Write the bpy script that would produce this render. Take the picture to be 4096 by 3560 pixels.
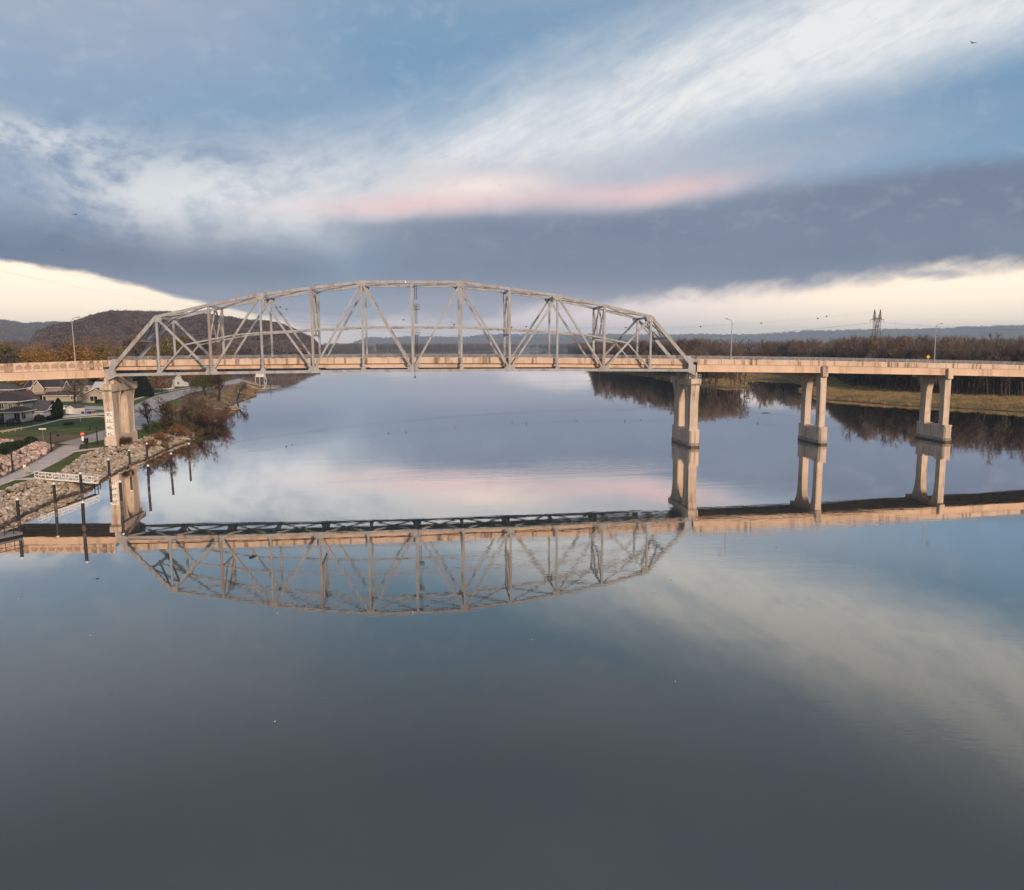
import bpy, math, random
import numpy as np
from mathutils import Vector, Matrix, noise as mnoise

# ------------------------------------------------------------------ scene, camera, light
scene = bpy.context.scene
for o in list(bpy.data.objects):
    bpy.data.objects.remove(o)
R = math.radians
YAW, PITCH, ROLL = 0.1100, 0.1270, -0.0046
CAM = Vector((2.98, -194.5, 26.22))
cam_data = bpy.data.cameras.new('camera')
cam_data.sensor_fit = 'HORIZONTAL'
cam_data.sensor_width = 36.0
cam_data.lens = 3114.98 * 36.0 / 4096.0
cam_data.clip_start = 0.5
cam_data.clip_end = 60000.0
cam = bpy.data.objects.new('camera', cam_data)
scene.collection.objects.link(cam)
fw = Vector((math.sin(YAW) * math.cos(PITCH), math.cos(YAW) * math.cos(PITCH), -math.sin(PITCH)))
rt = Vector((math.cos(YAW), -math.sin(YAW), 0.0))
up = rt.cross(fw)
rt2 = rt * math.cos(ROLL) + up * math.sin(ROLL)
up2 = -rt * math.sin(ROLL) + up * math.cos(ROLL)
M = Matrix((rt2, up2, -fw)).transposed().to_4x4()
M.translation = CAM
cam.matrix_world = M
scene.camera = cam

scene.view_settings.view_transform = 'Standard'
scene.view_settings.look = 'None'
scene.view_settings.exposure = 0.0
scene.view_settings.gamma = 1.0
scene.view_settings.use_curve_mapping = False
cyc = scene.cycles
cyc.use_denoising = True
cyc.max_bounces = 6
cyc.diffuse_bounces = 2
cyc.glossy_bounces = 3
cyc.transparent_max_bounces = 6
cyc.volume_bounces = 0
cyc.caustics_reflective = False
cyc.caustics_refractive = False

SUN_EL, SUN_AZ = R(20.0), R(158.0)      # azimuth clockwise from +Y: behind the camera, a little to its right


def srgb(r, g, b):
    f = lambda c: (c / 255.0 / 12.92) if c / 255.0 <= 0.04045 else ((c / 255.0 + 0.055) / 1.055) ** 2.4
    return (f(r), f(g), f(b), 1.0)


class V:
    """float expression built from math nodes"""
    def __init__(s, nt, sock): s.nt, s.s = nt, sock
    def _op(s, op, *a, clamp=False):
        n = s.nt.nodes.new('ShaderNodeMath'); n.operation = op; n.use_clamp = clamp
        for i, x in enumerate((s,) + a):
            if isinstance(x, V): s.nt.links.new(x.s, n.inputs[i])
            else: n.inputs[i].default_value = x
        return V(s.nt, n.outputs[0])
    def __add__(s, o): return s._op('ADD', o)
    __radd__ = __add__
    def __sub__(s, o): return s._op('SUBTRACT', o)
    def __rsub__(s, o): return s._op('MULTIPLY', -1.0)._op('ADD', o)
    def __mul__(s, o): return s._op('MULTIPLY', o)
    __rmul__ = __mul__
    def __truediv__(s, o): return s._op('DIVIDE', o)
    def abs(s): return s._op('ABSOLUTE')
    def max(s, o): return s._op('MAXIMUM', o)
    def min(s, o): return s._op('MINIMUM', o)
    def clamp(s): return s._op('ADD', 0.0, clamp=True)
    def step(s, a, b):
        """smoothstep; a>b gives a falling one"""
        n = s.nt.nodes.new('ShaderNodeMapRange'); n.interpolation_type = 'SMOOTHSTEP'
        s.nt.links.new(s.s, n.inputs[0])
        if a < b: vals = (a, b, 0.0, 1.0)
        else: vals = (b, a, 1.0, 0.0)
        for i, v in enumerate(vals): n.inputs[1 + i].default_value = v
        return V(s.nt, n.outputs[0])
    def bump(s, c, w):
        return (s - c).abs().step(w, 0.0)


def nmix(nt, fac, a, b, mode='MIX'):
    n = nt.nodes.new('ShaderNodeMix'); n.data_type = 'RGBA'; n.blend_type = mode; n.clamp_factor = True
    for i, x in ((0, fac), (6, a), (7, b)):
        if isinstance(x, V): nt.links.new(x.s, n.inputs[i])
        elif hasattr(x, 'links'): nt.links.new(x, n.inputs[i])
        else: n.inputs[i].default_value = x
    return n.outputs[2]


def nnoise(nt, vec, scale, detail=4.0, rough=0.5, dist=0.0):
    n = nt.nodes.new('ShaderNodeTexNoise')
    n.inputs['Scale'].default_value = scale
    n.inputs['Detail'].default_value = detail
    n.inputs['Roughness'].default_value = rough
    n.inputs['Distortion'].default_value = dist
    if vec is not None: nt.links.new(vec, n.inputs['Vector'])
    return V(nt, n.outputs['Fac'])


def ncomb(nt, x, y, z=0.0):
    n = nt.nodes.new('ShaderNodeCombineXYZ')
    for i, v in enumerate((x, y, z)):
        if isinstance(v, V): nt.links.new(v.s, n.inputs[i])
        else: n.inputs[i].default_value = v
    return n.outputs[0]


def build_world():
    w = bpy.data.worlds.new('World'); scene.world = w; w.use_nodes = True
    nt = w.node_tree; nt.nodes.clear()
    out = nt.nodes.new('ShaderNodeOutputWorld'); bg = nt.nodes.new('ShaderNodeBackground')
    nt.links.new(bg.outputs[0], out.inputs[0])
    sky = nt.nodes.new('ShaderNodeTexSky'); sky.sky_type = 'NISHITA'; sky.sun_disc = False
    sky.sun_elevation = SUN_EL; sky.sun_rotation = SUN_AZ
    sky.air_density = 1.0; sky.dust_density = 0.6; sky.ozone_density = 2.0
    tc = nt.nodes.new('ShaderNodeTexCoord')
    nrm = nt.nodes.new('ShaderNodeVectorMath'); nrm.operation = 'NORMALIZE'
    nt.links.new(tc.outputs['Generated'], nrm.inputs[0])
    sep = nt.nodes.new('ShaderNodeSeparateXYZ'); nt.links.new(nrm.outputs[0], sep.inputs[0])
    X, Y, Z = (V(nt, sep.outputs[i]) for i in range(3))
    # azimuth from the downstream heading of the river, elevation (radians)
    cy, sy = math.cos(YAW), math.sin(YAW)
    dx = X * cy - Y * sy
    dy = X * sy + Y * cy
    A0 = dx._op('ARCTAN2', dy)
    E0 = Z._op('ARCSINE')
    front = A0.abs().step(1.5, 0.9)
    wn = nt.nodes.new('ShaderNodeTexNoise'); wn.inputs['Scale'].default_value = 3.2
    wn.inputs['Detail'].default_value = 3.0
    nt.links.new(nrm.outputs[0], wn.inputs['Vector'])
    ws = nt.nodes.new('ShaderNodeSeparateColor'); nt.links.new(wn.outputs['Color'], ws.inputs[0])
    A = A0 + (V(nt, ws.outputs[0]) - 0.5) * 0.10
    E = E0 + (V(nt, ws.outputs[1]) - 0.5) * 0.035
    # streaky cirrus texture running up to the right, and mottled texture
    th = R(24)
    along = A * math.cos(th) + E * math.sin(th)
    across = E * math.cos(th) - A * math.sin(th)
    streak = nnoise(nt, ncomb(nt, along * 3.0, across * 20.0), 1.0, 6.0, 0.6, 0.35)
    fine = nnoise(nt, ncomb(nt, along * 24.0, across * 100.0), 1.0, 5.0, 0.65, 0.2)
    mott = nnoise(nt, ncomb(nt, A * 11.0, E * 19.0), 1.0, 8.0, 0.62, 0.25)
    lump = nnoise(nt, ncomb(nt, A * 26.0, E * 44.0, 2.0), 1.0, 6.0, 0.6, 0.2)
    veil = nnoise(nt, ncomb(nt, A * 3.0, E * 7.0, 4.0), 1.0, 4.0, 0.5, 0.3)
    # clear air: the sky texture at daylight strength, paled by thin high cloud
    skyc = nt.nodes.new('ShaderNodeVectorMath'); skyc.operation = 'SCALE'
    nt.links.new(sky.outputs[0], skyc.inputs[0]); skyc.inputs['Scale'].default_value = 0.11
    c = nmix(nt, 0.85, skyc.outputs[0], srgb(120, 158, 190))
    # thin grey-lilac veil, thicker to the upper left and towards the zenith
    vm = (veil.step(0.35, 0.75) * 0.5 + (A.step(-0.12, -0.5) * E.step(0.2, 0.34)) * 0.75 + E.step(0.33, 0.50) * 0.85).min(1.0)
    c = nmix(nt, vm, c, srgb(166, 178, 198))
    # left patch: mottled white and blue
    lm = A.step(-0.16, -0.34) * E.step(0.27, 0.2) * E.step(0.08, 0.12)
    c = nmix(nt, lm * 0.9, c, srgb(138, 157, 186))
    lw = (mott * 0.75 + lump * 0.25).step(0.36, 0.58) * E.bump(0.168, 0.10) * A.step(-0.62, -0.40) * A.step(-0.02, -0.25)
    c = nmix(nt, lw * 1.0, c, srgb(226, 230, 232))
    lw2 = (mott * 0.7 + lump * 0.3).step(0.45, 0.58) * E.bump(0.215, 0.03) * A.step(-0.40, -0.50)
    c = nmix(nt, lw2 * 0.8, c, srgb(222, 226, 230))
    # the broad white streak rising to the right
    lo = E - (0.192 + A * 0.22) - (streak - 0.5) * 0.045
    hi = E - (0.300 + A * 0.30) - (streak - 0.5) * 0.05
    wmask = lo.step(-0.040, 0.035) * hi.step(0.055, -0.075) * A.step(-0.52, -0.18)
    wtex = (streak - 0.5) * 1.35 + (fine - 0.5) * 0.60 + (lump - 0.5) * 0.35 + 0.88
    c = nmix(nt, (wmask * wtex).clamp(), c, srgb(238, 240, 241))
    # slate band under the streak
    top = 0.166 + A * 0.045 + (streak - 0.5) * 0.012
    band = (E - top).step(0.014, -0.013) * A.step(-0.34, -0.10)
    bandl = (E - 0.118 - A * -0.02).step(0.045, -0.03) * A.step(-0.05, -0.30)
    bm = (band * 1.0).max(bandl * 0.92)
    bcol = nmix(nt, (veil * 1.6 - 0.3 + (lump - 0.5) * 0.25).clamp(), srgb(102, 116, 141), srgb(134, 147, 169))
    bcol = nmix(nt, E.step(0.100, 0.030) * 0.8, bcol, srgb(186, 185, 198))
    c = nmix(nt, bm, c, bcol)
    # lilac haze and pink rim lit from below along its upper edge
    lil = (E - top).bump(0.030, 0.055) * A.step(-0.34, -0.05) * A.step(0.62, 0.1)
    c = nmix(nt, lil * 0.75, c, srgb(203, 203, 211))
    pk = (E - top).bump(0.012, 0.023) * (A.bump(-0.10, 0.26) + A.bump(0.18, 0.20) * 0.95).min(1.0)
    c = nmix(nt, (pk * 0.88).clamp(), c, srgb(243, 207, 206))
    pw = (E - top).bump(0.028, 0.024) * A.bump(-0.04, 0.15)
    c = nmix(nt, (pw * 0.95).clamp(), c, srgb(254, 236, 228))
    # clear cream strip along the horizon under the cloud edge
    en = (mott - 0.5) * 0.016 + (lump - 0.5) * 0.010
    eL = (0.022 - (A0 + 0.25) * 0.24).min(0.0785 - (A0 + 0.48) * 0.14).max(0.010) + en
    eR = A0.step(-0.08, 0.06) * 0.018 + A0.max(0.0) * 0.066 + 0.025 + en * 2.0 + (streak - 0.5) * 0.03
    mL = (E0 - eL).step(0.005, -0.003)
    mR = (E0 - eR).step(0.018, -0.012)
    cm = mL.max(mR).max((E0 - 0.020).step(0.020, -0.01) * 0.8)
    warm = nmix(nt, A0.abs().step(0.05, 0.45), (0.98, 0.84, 0.86, 1), (1.52, 1.25, 0.94, 1))
    warm = nmix(nt, ((E0 / 0.10) + (veil - 0.5) * 0.8).clamp() * 0.35, warm, (1.26, 1.06, 0.86, 1))
    c = nmix(nt, cm, c, warm)
    c = nmix(nt, (lump - 0.5).abs() * 0.5 * E0.step(0.09, 0.16), c, nmix(nt, (lump * 4.0 - 1.5).clamp(), srgb(120, 142, 174), srgb(232, 234, 236)))
    wisp = (E0 - 0.060 - A0 * 0.03 - (streak - 0.5) * 0.03).bump(0.0, 0.008) * A0.bump(0.47, 0.17) * mott.step(0.42, 0.6)
    c = nmix(nt, wisp * 0.8, c, srgb(150, 160, 176))
    # away from the view: even high cloud with a warm rim
    rest = nmix(nt, E0.step(0.0, 0.35), srgb(236, 216, 200), srgb(160, 174, 196))
    c = nmix(nt, front, rest, c)
    nt.links.new(c, bg.inputs['Color'])
    bg.inputs['Strength'].default_value = 1.0
    w.cycles.sampling_method = 'MANUAL'
    w.cycles.sample_map_resolution = 256


build_world()
sd = bpy.data.lights.new('sun', 'SUN'); sd.energy = 3.9; sd.angle = R(6.0); sd.color = (1.0, 0.71, 0.49)
sun = bpy.data.objects.new('sun', sd); scene.collection.objects.link(sun)
sv = Vector((math.sin(SUN_AZ) * math.cos(SUN_EL), math.cos(SUN_AZ) * math.cos(SUN_EL), math.sin(SUN_EL)))
sun.rotation_euler = (-sv).to_track_quat('-Z', 'Y').to_euler()
sun.location = (0, -150, 80)

# ------------------------------------------------------------------ helpers
COL = scene.collection
rnd = random.Random(7)


def link(o, parent=None):
    COL.objects.link(o)
    if parent is not None: o.parent = parent
    return o


def tag(o, label=None, cat=None, group=None, kind=None):
    if label: o['label'] = label
    if cat: o['category'] = cat
    if group: o['group'] = group
    if kind: o['kind'] = kind
    return o


def empty(name, loc=(0, 0, 0), rz=0.0, parent=None):
    o = bpy.data.objects.new(name, None); o.location = loc; o.rotation_euler = (0, 0, rz)
    o.empty_display_size = 0.5
    return link(o, parent)


class MB:
    """collects faces; build() makes one mesh object"""
    def __init__(s): s.v, s.f, s.m = [], [], []
    def add(s, vs, fs, mi=0):
        k = len(s.v); s.v.extend([tuple(p) for p in vs])
        for f in fs: s.f.append(tuple(i + k for i in f)); s.m.append(mi)
        return s
    def box(s, x0, x1, y0, y1, z0, z1, mi=0):
        vs = [(x0, y0, z0), (x1, y0, z0), (x1, y1, z0), (x0, y1, z0), (x0, y0, z1), (x1, y0, z1), (x1, y1, z1), (x0, y1, z1)]
        return s.add(vs, [(0, 3, 2, 1), (4, 5, 6, 7), (0, 1, 5, 4), (1, 2, 6, 5), (2, 3, 7, 6), (3, 0, 4, 7)], mi)
    def beam(s, p, q, w, h, side=None, mi=0):
        """box from p to q; w across `side` direction, h across the third"""
        p, q = Vector(p), Vector(q); d = (q - p).normalized()
        sd_ = Vector(side) if side else (Vector((0, 0, 1)) if abs(d.z) < 0.9 else Vector((0, 1, 0)))
        sd_ = (sd_ - d * sd_.dot(d)).normalized(); u = d.cross(sd_)
        vs = []
        for c in (p, q):
            for a, b in ((-1, -1), (1, -1), (1, 1), (-1, 1)): vs.append(c + sd_ * (a * w / 2) + u * (b * h / 2))
        return s.add(vs, [(3, 2, 1, 0), (4, 5, 6, 7), (0, 1, 5, 4), (1, 2, 6, 5), (2, 3, 7, 6), (3, 0, 4, 7)], mi)
    def tube(s, pts, rad, n=6, mi=0, cap=True):
        pts = [Vector(p) for p in pts]; rad = rad if isinstance(rad, (list, tuple)) else [rad] * len(pts)
        k = len(s.v); prev = None
        for i, p in enumerate(pts):
            d = (pts[min(i + 1, len(pts) - 1)] - pts[max(i - 1, 0)]).normalized()
            a = prev if prev is not None else (Vector((1, 0, 0)) if abs(d.x) < 0.8 else Vector((0, 1, 0)))
            a = (a - d * a.dot(d)).normalized(); prev = a; b = d.cross(a)
            for j in range(n):
                t = 2 * math.pi * j / n
                s.v.append(tuple(p + (a * math.cos(t) + b * math.sin(t)) * rad[i]))
        for i in range(len(pts) - 1):
            for j in range(n):
                j2 = (j + 1) % n
                s.f.append((k + i * n + j, k + i * n + j2, k + (i + 1) * n + j2, k + (i + 1) * n + j)); s.m.append(mi)
        if cap:
            s.f.append(tuple(k + j for j in reversed(range(n)))); s.m.append(mi)
            e = k + (len(pts) - 1) * n
            s.f.append(tuple(e + j for j in range(n))); s.m.append(mi)
        return s
    def prism(s, poly, axis, a, b, mi=0):
        """extrude 2D poly along axis from a to b; axis 'y': poly=(x,z); 'x': poly=(y,z); 'z': poly=(x,y)"""
        n = len(poly)
        def P(u, v, t): return {'y': (u, t, v), 'x': (t, u, v), 'z': (u, v, t)}[axis]
        vs = [P(u, v, a) for u, v in poly] + [P(u, v, b) for u, v in poly]
        fs = [tuple(range(n)), tuple(range(2 * n - 1, n - 1, -1))] + [(i + n, (i + 1) % n + n, (i + 1) % n, i) for i in range(n)]
        return s.add(vs, fs, mi)
    def quad(s, a, b, c, d, mi=0): return s.add([a, b, c, d], [(0, 1, 2, 3)], mi)
    def mesh(s, name, mats, off=(0, 0, 0), smooth=False):
        me = bpy.data.meshes.new(name)
        if off != (0, 0, 0): v = [(p[0] - off[0], p[1] - off[1], p[2] - off[2]) for p in s.v]
        else: v = s.v
        me.from_pydata(v, [], s.f)
        mats = mats if isinstance(mats, (list, tuple)) else [mats]
        for m in mats: me.materials.append(m)
        if len(mats) > 1: me.polygons.foreach_set('material_index', s.m)
        if smooth: me.polygons.foreach_set('use_smooth', [True] * len(me.polygons))
        me.update()
        return me
    def build(s, name, mats, parent=None, smooth=False, bevel=0.0):
        off = tuple(parent.matrix_world.translation) if parent is not None and parent.get('_w') else (0, 0, 0)
        o = bpy.data.objects.new(name, s.mesh(name, mats, off, smooth))
        link(o, parent)
        if bevel:
            b = o.modifiers.new('bevel', 'BEVEL'); b.width = bevel; b.segments = 2; b.limit_method = 'ANGLE'
        return o


def wroot(name, loc, label=None, cat=None, group=None):
    """an Empty at loc whose parts are given in world coordinates"""
    o = empty(name, loc)
    o['_w'] = 1
    o.matrix_world = Matrix.Translation(loc)
    return tag(o, label, cat, group)


def copy_tree(o, parent=None):
    c = o.copy(); COL.objects.link(c); c.parent = parent
    for ch in list(o.children): copy_tree(ch, c)
    return c


# ------------------------------------------------------------------ materials
def mat(name, col, rough=0.8, col2=None, scale=3.0, mixlo=0.4, mixhi=0.65, bump=0.0, bscale=None, metal=0.0, streak=None, grain=0.0, spec=0.35, aniso=(1, 1, 1), objrand=0.0):
    m = bpy.data.materials.new(name); m.use_nodes = True; nt = m.node_tree
    p = nt.nodes['Principled BSDF']
    p.inputs['Roughness'].default_value = rough; p.inputs['Metallic'].default_value = metal
    p.inputs['Specular IOR Level'].default_value = spec
    geo = nt.nodes.new('ShaderNodeNewGeometry')
    mp = nt.nodes.new('ShaderNodeVectorMath'); mp.operation = 'MULTIPLY'
    nt.links.new(geo.outputs['Position'], mp.inputs[0]); mp.inputs[1].default_value = aniso
    c = None
    if col2:
        f = nnoise(nt, mp.outputs[0], scale, 5.0, 0.6).step(mixlo, mixhi)
        c = nmix(nt, f, col, col2)
    if streak:
        sc_, colr, amt = streak
        mm = nt.nodes.new('ShaderNodeVectorMath'); mm.operation = 'MULTIPLY'
        nt.links.new(geo.outputs['Position'], mm.inputs[0]); mm.inputs[1].default_value = (sc_, sc_, sc_ * 0.09)
        f = nnoise(nt, mm.outputs[0], 1.0, 4.0, 0.6).step(0.49, 0.68) * amt
        c = nmix(nt, f, c if c is not None else col, colr)
    if grain:
        f = nnoise(nt, geo.outputs['Position'], 9.0, 3.0, 0.7)
        c = nmix(nt, (f - 0.5) * grain + 0.5, nmix(nt, 0.5, c if c is not None else col, (0, 0, 0, 1)), nmix(nt, 0.25, c if c is not None else col, (1, 1, 1, 1))) if False else \
            nmix(nt, (f.step(0.3, 0.7)) * grain, c if c is not None else col, (0.0, 0.0, 0.0, 1))
    if objrand:
        oi = nt.nodes.new('ShaderNodeObjectInfo')
        hsv = nt.nodes.new('ShaderNodeHueSaturation')
        r_ = V(nt, oi.outputs['Random'])
        nt.links.new((r_ * objrand + (1 - objrand / 2)).s, hsv.inputs['Value'])
        nt.links.new(((r_ * 7.3)._op('FRACT') * 0.05 + 0.475).s, hsv.inputs['Hue'])
        if c is not None: nt.links.new(c, hsv.inputs['Color'])
        else: hsv.inputs['Color'].default_value = col
        c = hsv.outputs[0]
    if c is not None: nt.links.new(c, p.inputs['Base Color'])
    else: p.inputs['Base Color'].default_value = col
    if bump:
        b = nt.nodes.new('ShaderNodeBump'); b.inputs['Strength'].default_value = bump; b.inputs['Distance'].default_value = 0.1
        nt.links.new(nnoise(nt, geo.outputs['Position'], bscale or scale * 3, 4.0, 0.6).s, b.inputs['Height'])
        nt.links.new(b.outputs[0], p.inputs['Normal'])
    return m


def c3(r, g, b): return (r, g, b, 1.0)


MT = {}
MT['steel'] = mat('bridge_steel', c3(.37, .40, .43), .6, c3(.31, .325, .335), .45, streak=(.9, c3(.27, .16, .10), .6), bump=.05)
MT['steel_dark'] = mat('floor_steel', c3(.37, .40, .43), .6, c3(.31, .325, .335), .5)
MT['concrete'] = mat('warm_concrete', c3(.70, .56, .44), .85, c3(.60, .46, .35), .25, streak=(.8, c3(.20, .14, .10), 1.0), bump=.08, bscale=4, grain=.12)
MT['concrete_arch'] = mat('darker_panel_concrete', c3(.44, .31, .22), .9, c3(.38, .26, .18), .8)  # back of the arch recesses, darker than the raised face
MT['concrete_pier'] = mat('pier_concrete', c3(.68, .57, .46), .88, c3(.56, .46, .37), .3, streak=(1.0, c3(.20, .16, .13), .65), bump=.1, bscale=3, grain=.1)
MT['plinth'] = mat('waterline_concrete', c3(.40, .34, .29), .9, c3(.28, .23, .19), .5, streak=(.9, c3(.13, .11, .10), .6), bump=.12, bscale=3)
MT['wet'] = mat('wet_concrete_band', c3(.05, .04, .035), .5)
MT['girder'] = mat('painted_girder', c3(.68, .51, .38), .6, c3(.60, .44, .32), .12, streak=(.35, c3(.33, .21, .14), .6))
MT['asphalt'] = mat('deck_asphalt', c3(.10, .10, .10), .9, c3(.075, .075, .075), 1.0)
MT['rail'] = mat('galvanised_rail', c3(.34, .36, .39), .6, metal=.2)
MT['black'] = mat('black_metal', c3(.012, .012, .013), .5)
MT['pile'] = mat('dark_steel_piling', c3(.018, .017, .02), .5, c3(.05, .035, .03), 1.2, .55, .75)
MT['pilerust'] = mat('weathered_piling_band', c3(.20, .15, .12), .8, c3(.07, .05, .04), 2.0)
MT['white'] = mat('white_paint', c3(.78, .77, .75), .6)
MT['gauge'] = mat('gauge_board_white', c3(.80, .78, .74), .6)
MT['ink'] = mat('gauge_lettering', c3(.05, .02, .02), .7)
MT['path'] = mat('path_concrete', c3(.60, .53, .48), .9, c3(.48, .42, .38), .5, bump=.05, grain=.2)
MT['road'] = mat('road_asphalt', c3(.44, .42, .41), .92, c3(.34, .325, .315), .25, grain=.25)
MT['dirt'] = mat('bare_dirt', c3(.21, .15, .105), .95, c3(.15, .10, .07), .8, grain=.2)
MT['boulder'] = mat('pink_granite', c3(.52, .40, .34), .85, c3(.33, .245, .205), 1.1, bump=.3, bscale=3, objrand=.5)
MT['rock'] = mat('limestone_riprap', c3(.42, .37, .29), .9, c3(.26, .22, .17), .9, bump=.35, bscale=4, objrand=.7)
def stone_mat(name, isl):
    """limestone with a tone of its own for every stone, dark and wet near the waterline"""
    m = bpy.data.materials.new(name); m.use_nodes = True; nt = m.node_tree; p = nt.nodes['Principled BSDF']; p.inputs['Roughness'].default_value = .9
    geo = nt.nodes.new('ShaderNodeNewGeometry'); oi = nt.nodes.new('ShaderNodeObjectInfo')
    ri = V(nt, geo.outputs['Random Per Island'] if isl else oi.outputs['Random'])
    c = nmix(nt, ri, c3(.25, .205, .155), c3(.60, .53, .43))
    c = nmix(nt, (ri * 5.7)._op('FRACT').step(.7, 1.0) * .7, c, c3(.34, .25, .17))
    c = nmix(nt, nnoise(nt, geo.outputs['Position'], 3.0, 4, .65).step(.45, .75) * .6, c, c3(.16, .135, .105))
    sx = nt.nodes.new('ShaderNodeSeparateXYZ'); nt.links.new(geo.outputs['Position'], sx.inputs[0])
    wet = (V(nt, sx.outputs[2]) + (nnoise(nt, geo.outputs['Position'], .6, 3, .6) - .5) * .5).step(.50, .18)
    c = nmix(nt, wet * .9, c, c3(.028, .022, .018))
    nt.links.new(c, p.inputs['Base Color'])
    b = nt.nodes.new('ShaderNodeBump'); b.inputs['Strength'].default_value = .4; b.inputs['Distance'].default_value = .1
    nt.links.new(nnoise(nt, geo.outputs['Position'], 7.0, 4, .6).s, b.inputs['Height']); nt.links.new(b.outputs[0], p.inputs['Normal'])
    return m


MT['rock'] = stone_mat('limestone_riprap_stone', False)
MT['rock_mass'] = stone_mat('limestone_riprap_mass', True)
MT['steps'] = mat('step_timber', c3(.45, .34, .22), .85)
MT['wood'] = mat('weathered_wood', c3(.24, .17, .12), .9, c3(.16, .11, .08), 2)
MT['log'] = mat('driftwood', c3(.50, .44, .36), .9, c3(.36, .30, .24), 2)
MT['red'] = mat('sign_red', c3(.75, .08, .04), .6)
MT['orange'] = mat('orange_plastic', c3(.8, .16, .03), .6)
MT['yellow'] = mat('sign_yellow', c3(.75, .40, .03), .6)
MT['glass'] = mat('window_glass', c3(.02, .022, .026), .08, spec=.5)
MT['trim'] = mat('white_trim', c3(.74, .73, .72), .6)
MT['roof_grey'] = mat('grey_shingles', c3(.10, .095, .10), .9, c3(.07, .066, .07), 1.5, aniso=(1, 1, 4), grain=.3)
MT['roof_dark'] = mat('dark_shingles', c3(.055, .045, .045), .9, c3(.04, .034, .034), 1.5, grain=.3)
MT['roof_brown'] = mat('brown_shingles', c3(.10, .065, .055), .9, c3(.07, .045, .04), 1.5, grain=.3)
MT['roof_pale'] = mat('pale_metal_roof', c3(.46, .48, .53), .5, c3(.40, .42, .48), .6)
MT['w_grey'] = mat('grey_siding', c3(.20, .20, .20), .8, aniso=(1, 1, 8), col2=c3(.17, .17, .17), scale=1.0)
MT['w_dark'] = mat('charcoal_siding', c3(.085, .08, .085), .8)
MT['w_white'] = mat('white_siding', c3(.66, .65, .64), .8, aniso=(.3, .3, 9), col2=c3(.56, .55, .55), scale=1.0)
MT['w_blue'] = mat('pale_blue_siding', c3(.48, .49, .56), .8)
MT['w_tan'] = mat('tan_brick', c3(.36, .23, .14), .9, c3(.28, .17, .10), 2.5)
MT['w_beige'] = mat('beige_siding', c3(.40, .35, .28), .85, aniso=(.3, .3, 9), col2=c3(.35, .305, .245), scale=1.0)
MT['w_taupe'] = mat('taupe_siding', c3(.30, .24, .21), .85)
MT['blue'] = mat('blue_tarp', c3(.02, .12, .55), .5)
MT['car_white'] = mat('white_car_paint', c3(.62, .63, .66), .25, spec=.5)
MT['car_blue'] = mat('slate_car_paint', c3(.16, .19, .26), .25, spec=.5)
MT['tyre'] = mat('tyre_rubber', c3(.015, .015, .015), .9)
MT['bin'] = mat('green_bin', c3(.012, .055, .045), .6)
MT['ballred'] = mat('marker_red', c3(.22, .03, .022), .5)
MT['balldark'] = mat('marker_dark', c3(.03, .012, .012), .6)
MT['lattice'] = mat('weathered_lattice_steel', c3(.16, .11, .085), .7)
MT['bird'] = mat('bird_dark', c3(.012, .012, .015), .9)
MT['bark'] = mat('grey_bark', c3(.085, .062, .052), .95, c3(.055, .04, .034), 1.5)
MT['bark_dark'] = mat('dark_bark', c3(.035, .026, .022), .95)

# ------------------------------------------------------------------ ground and water
SHORE_W = [(-60, -400), (-60.3, -73.5), (-61.1, -65.7), (-61.8, -52.6), (-60.3, -45.9), (-60.8, -38.5), (-62.4, -26.7), (-63.4, -13.2), (-63.3, -.8),
           (-64, 9.1), (-64.1, 22.2), (-63.7, 31.7), (-66.5, 50.4), (-67.4, 68.2), (-73.4, 97.2), (-70.5, 117.8), (-81.3, 151.4), (-85.7, 183.4),
           (-86, 231), (-96.6, 279), (-101, 322), (-106.6, 359), (-128, 410), (-152, 450), (-185, 560), (-230, 760), (-300, 1000), (-330, 1276), (-207.7, 1312), (-225, 1450),
           (-270, 1650), (-320, 2300), (-176, 2669), (3, 2657), (212, 3098), (491, 4178)]
SHORE_E = [(734, 3946), (640, 3300), (511, 2440), (420, 1900), (300, 1200), (173, 576), (187.5, 557), (195, 460), (184, 379), (174, 310), (176.8, 276), (186, 262), (197, 260), (203, 266), (208, 300),
           (222, 330), (240, 356), (252, 374), (261, 342), (254, 302), (236, 262), (215, 232), (199, 190), (193, 165), (191, 155), (196, 142), (205.7, 114), (217, 102), (229.6, 78),
           (245, 40), (270, -60), (300, -400)]
FAR = 14000
POLY_W = SHORE_W + [(491, 4178), (600, 4300), (600, FAR), (-FAR, FAR), (-FAR, -400)]
POLY_E = SHORE_E + [(FAR, -400), (FAR, FAR), (599, FAR), (599, 4300)]


def seg_dist(px, py, pts):
    d = np.full(px.shape, 1e9)
    for (x0, y0), (x1, y1) in zip(pts[:-1], pts[1:]):
        vx, vy = x1 - x0, y1 - y0; L2 = vx * vx + vy * vy + 1e-9
        t = np.clip(((px - x0) * vx + (py - y0) * vy) / L2, 0, 1)
        d = np.minimum(d, np.hypot(px - x0 - t * vx, py - y0 - t * vy))
    return d


def inside(px, py, poly):
    r = np.zeros(px.shape, bool); n = len(poly)
    for i in range(n):
        x0, y0 = poly[i]; x1, y1 = poly[(i + 1) % n]
        if y0 == y1: continue
        c = ((y0 > py) != (y1 > py)) & (px < (x1 - x0) * (py - y0) / (y1 - y0) + x0)
        r ^= c
    return r


def sstep(x, a, b):
    t = np.clip((x - a) / (b - a), 0, 1); return t * t * (3 - 2 * t)


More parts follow.
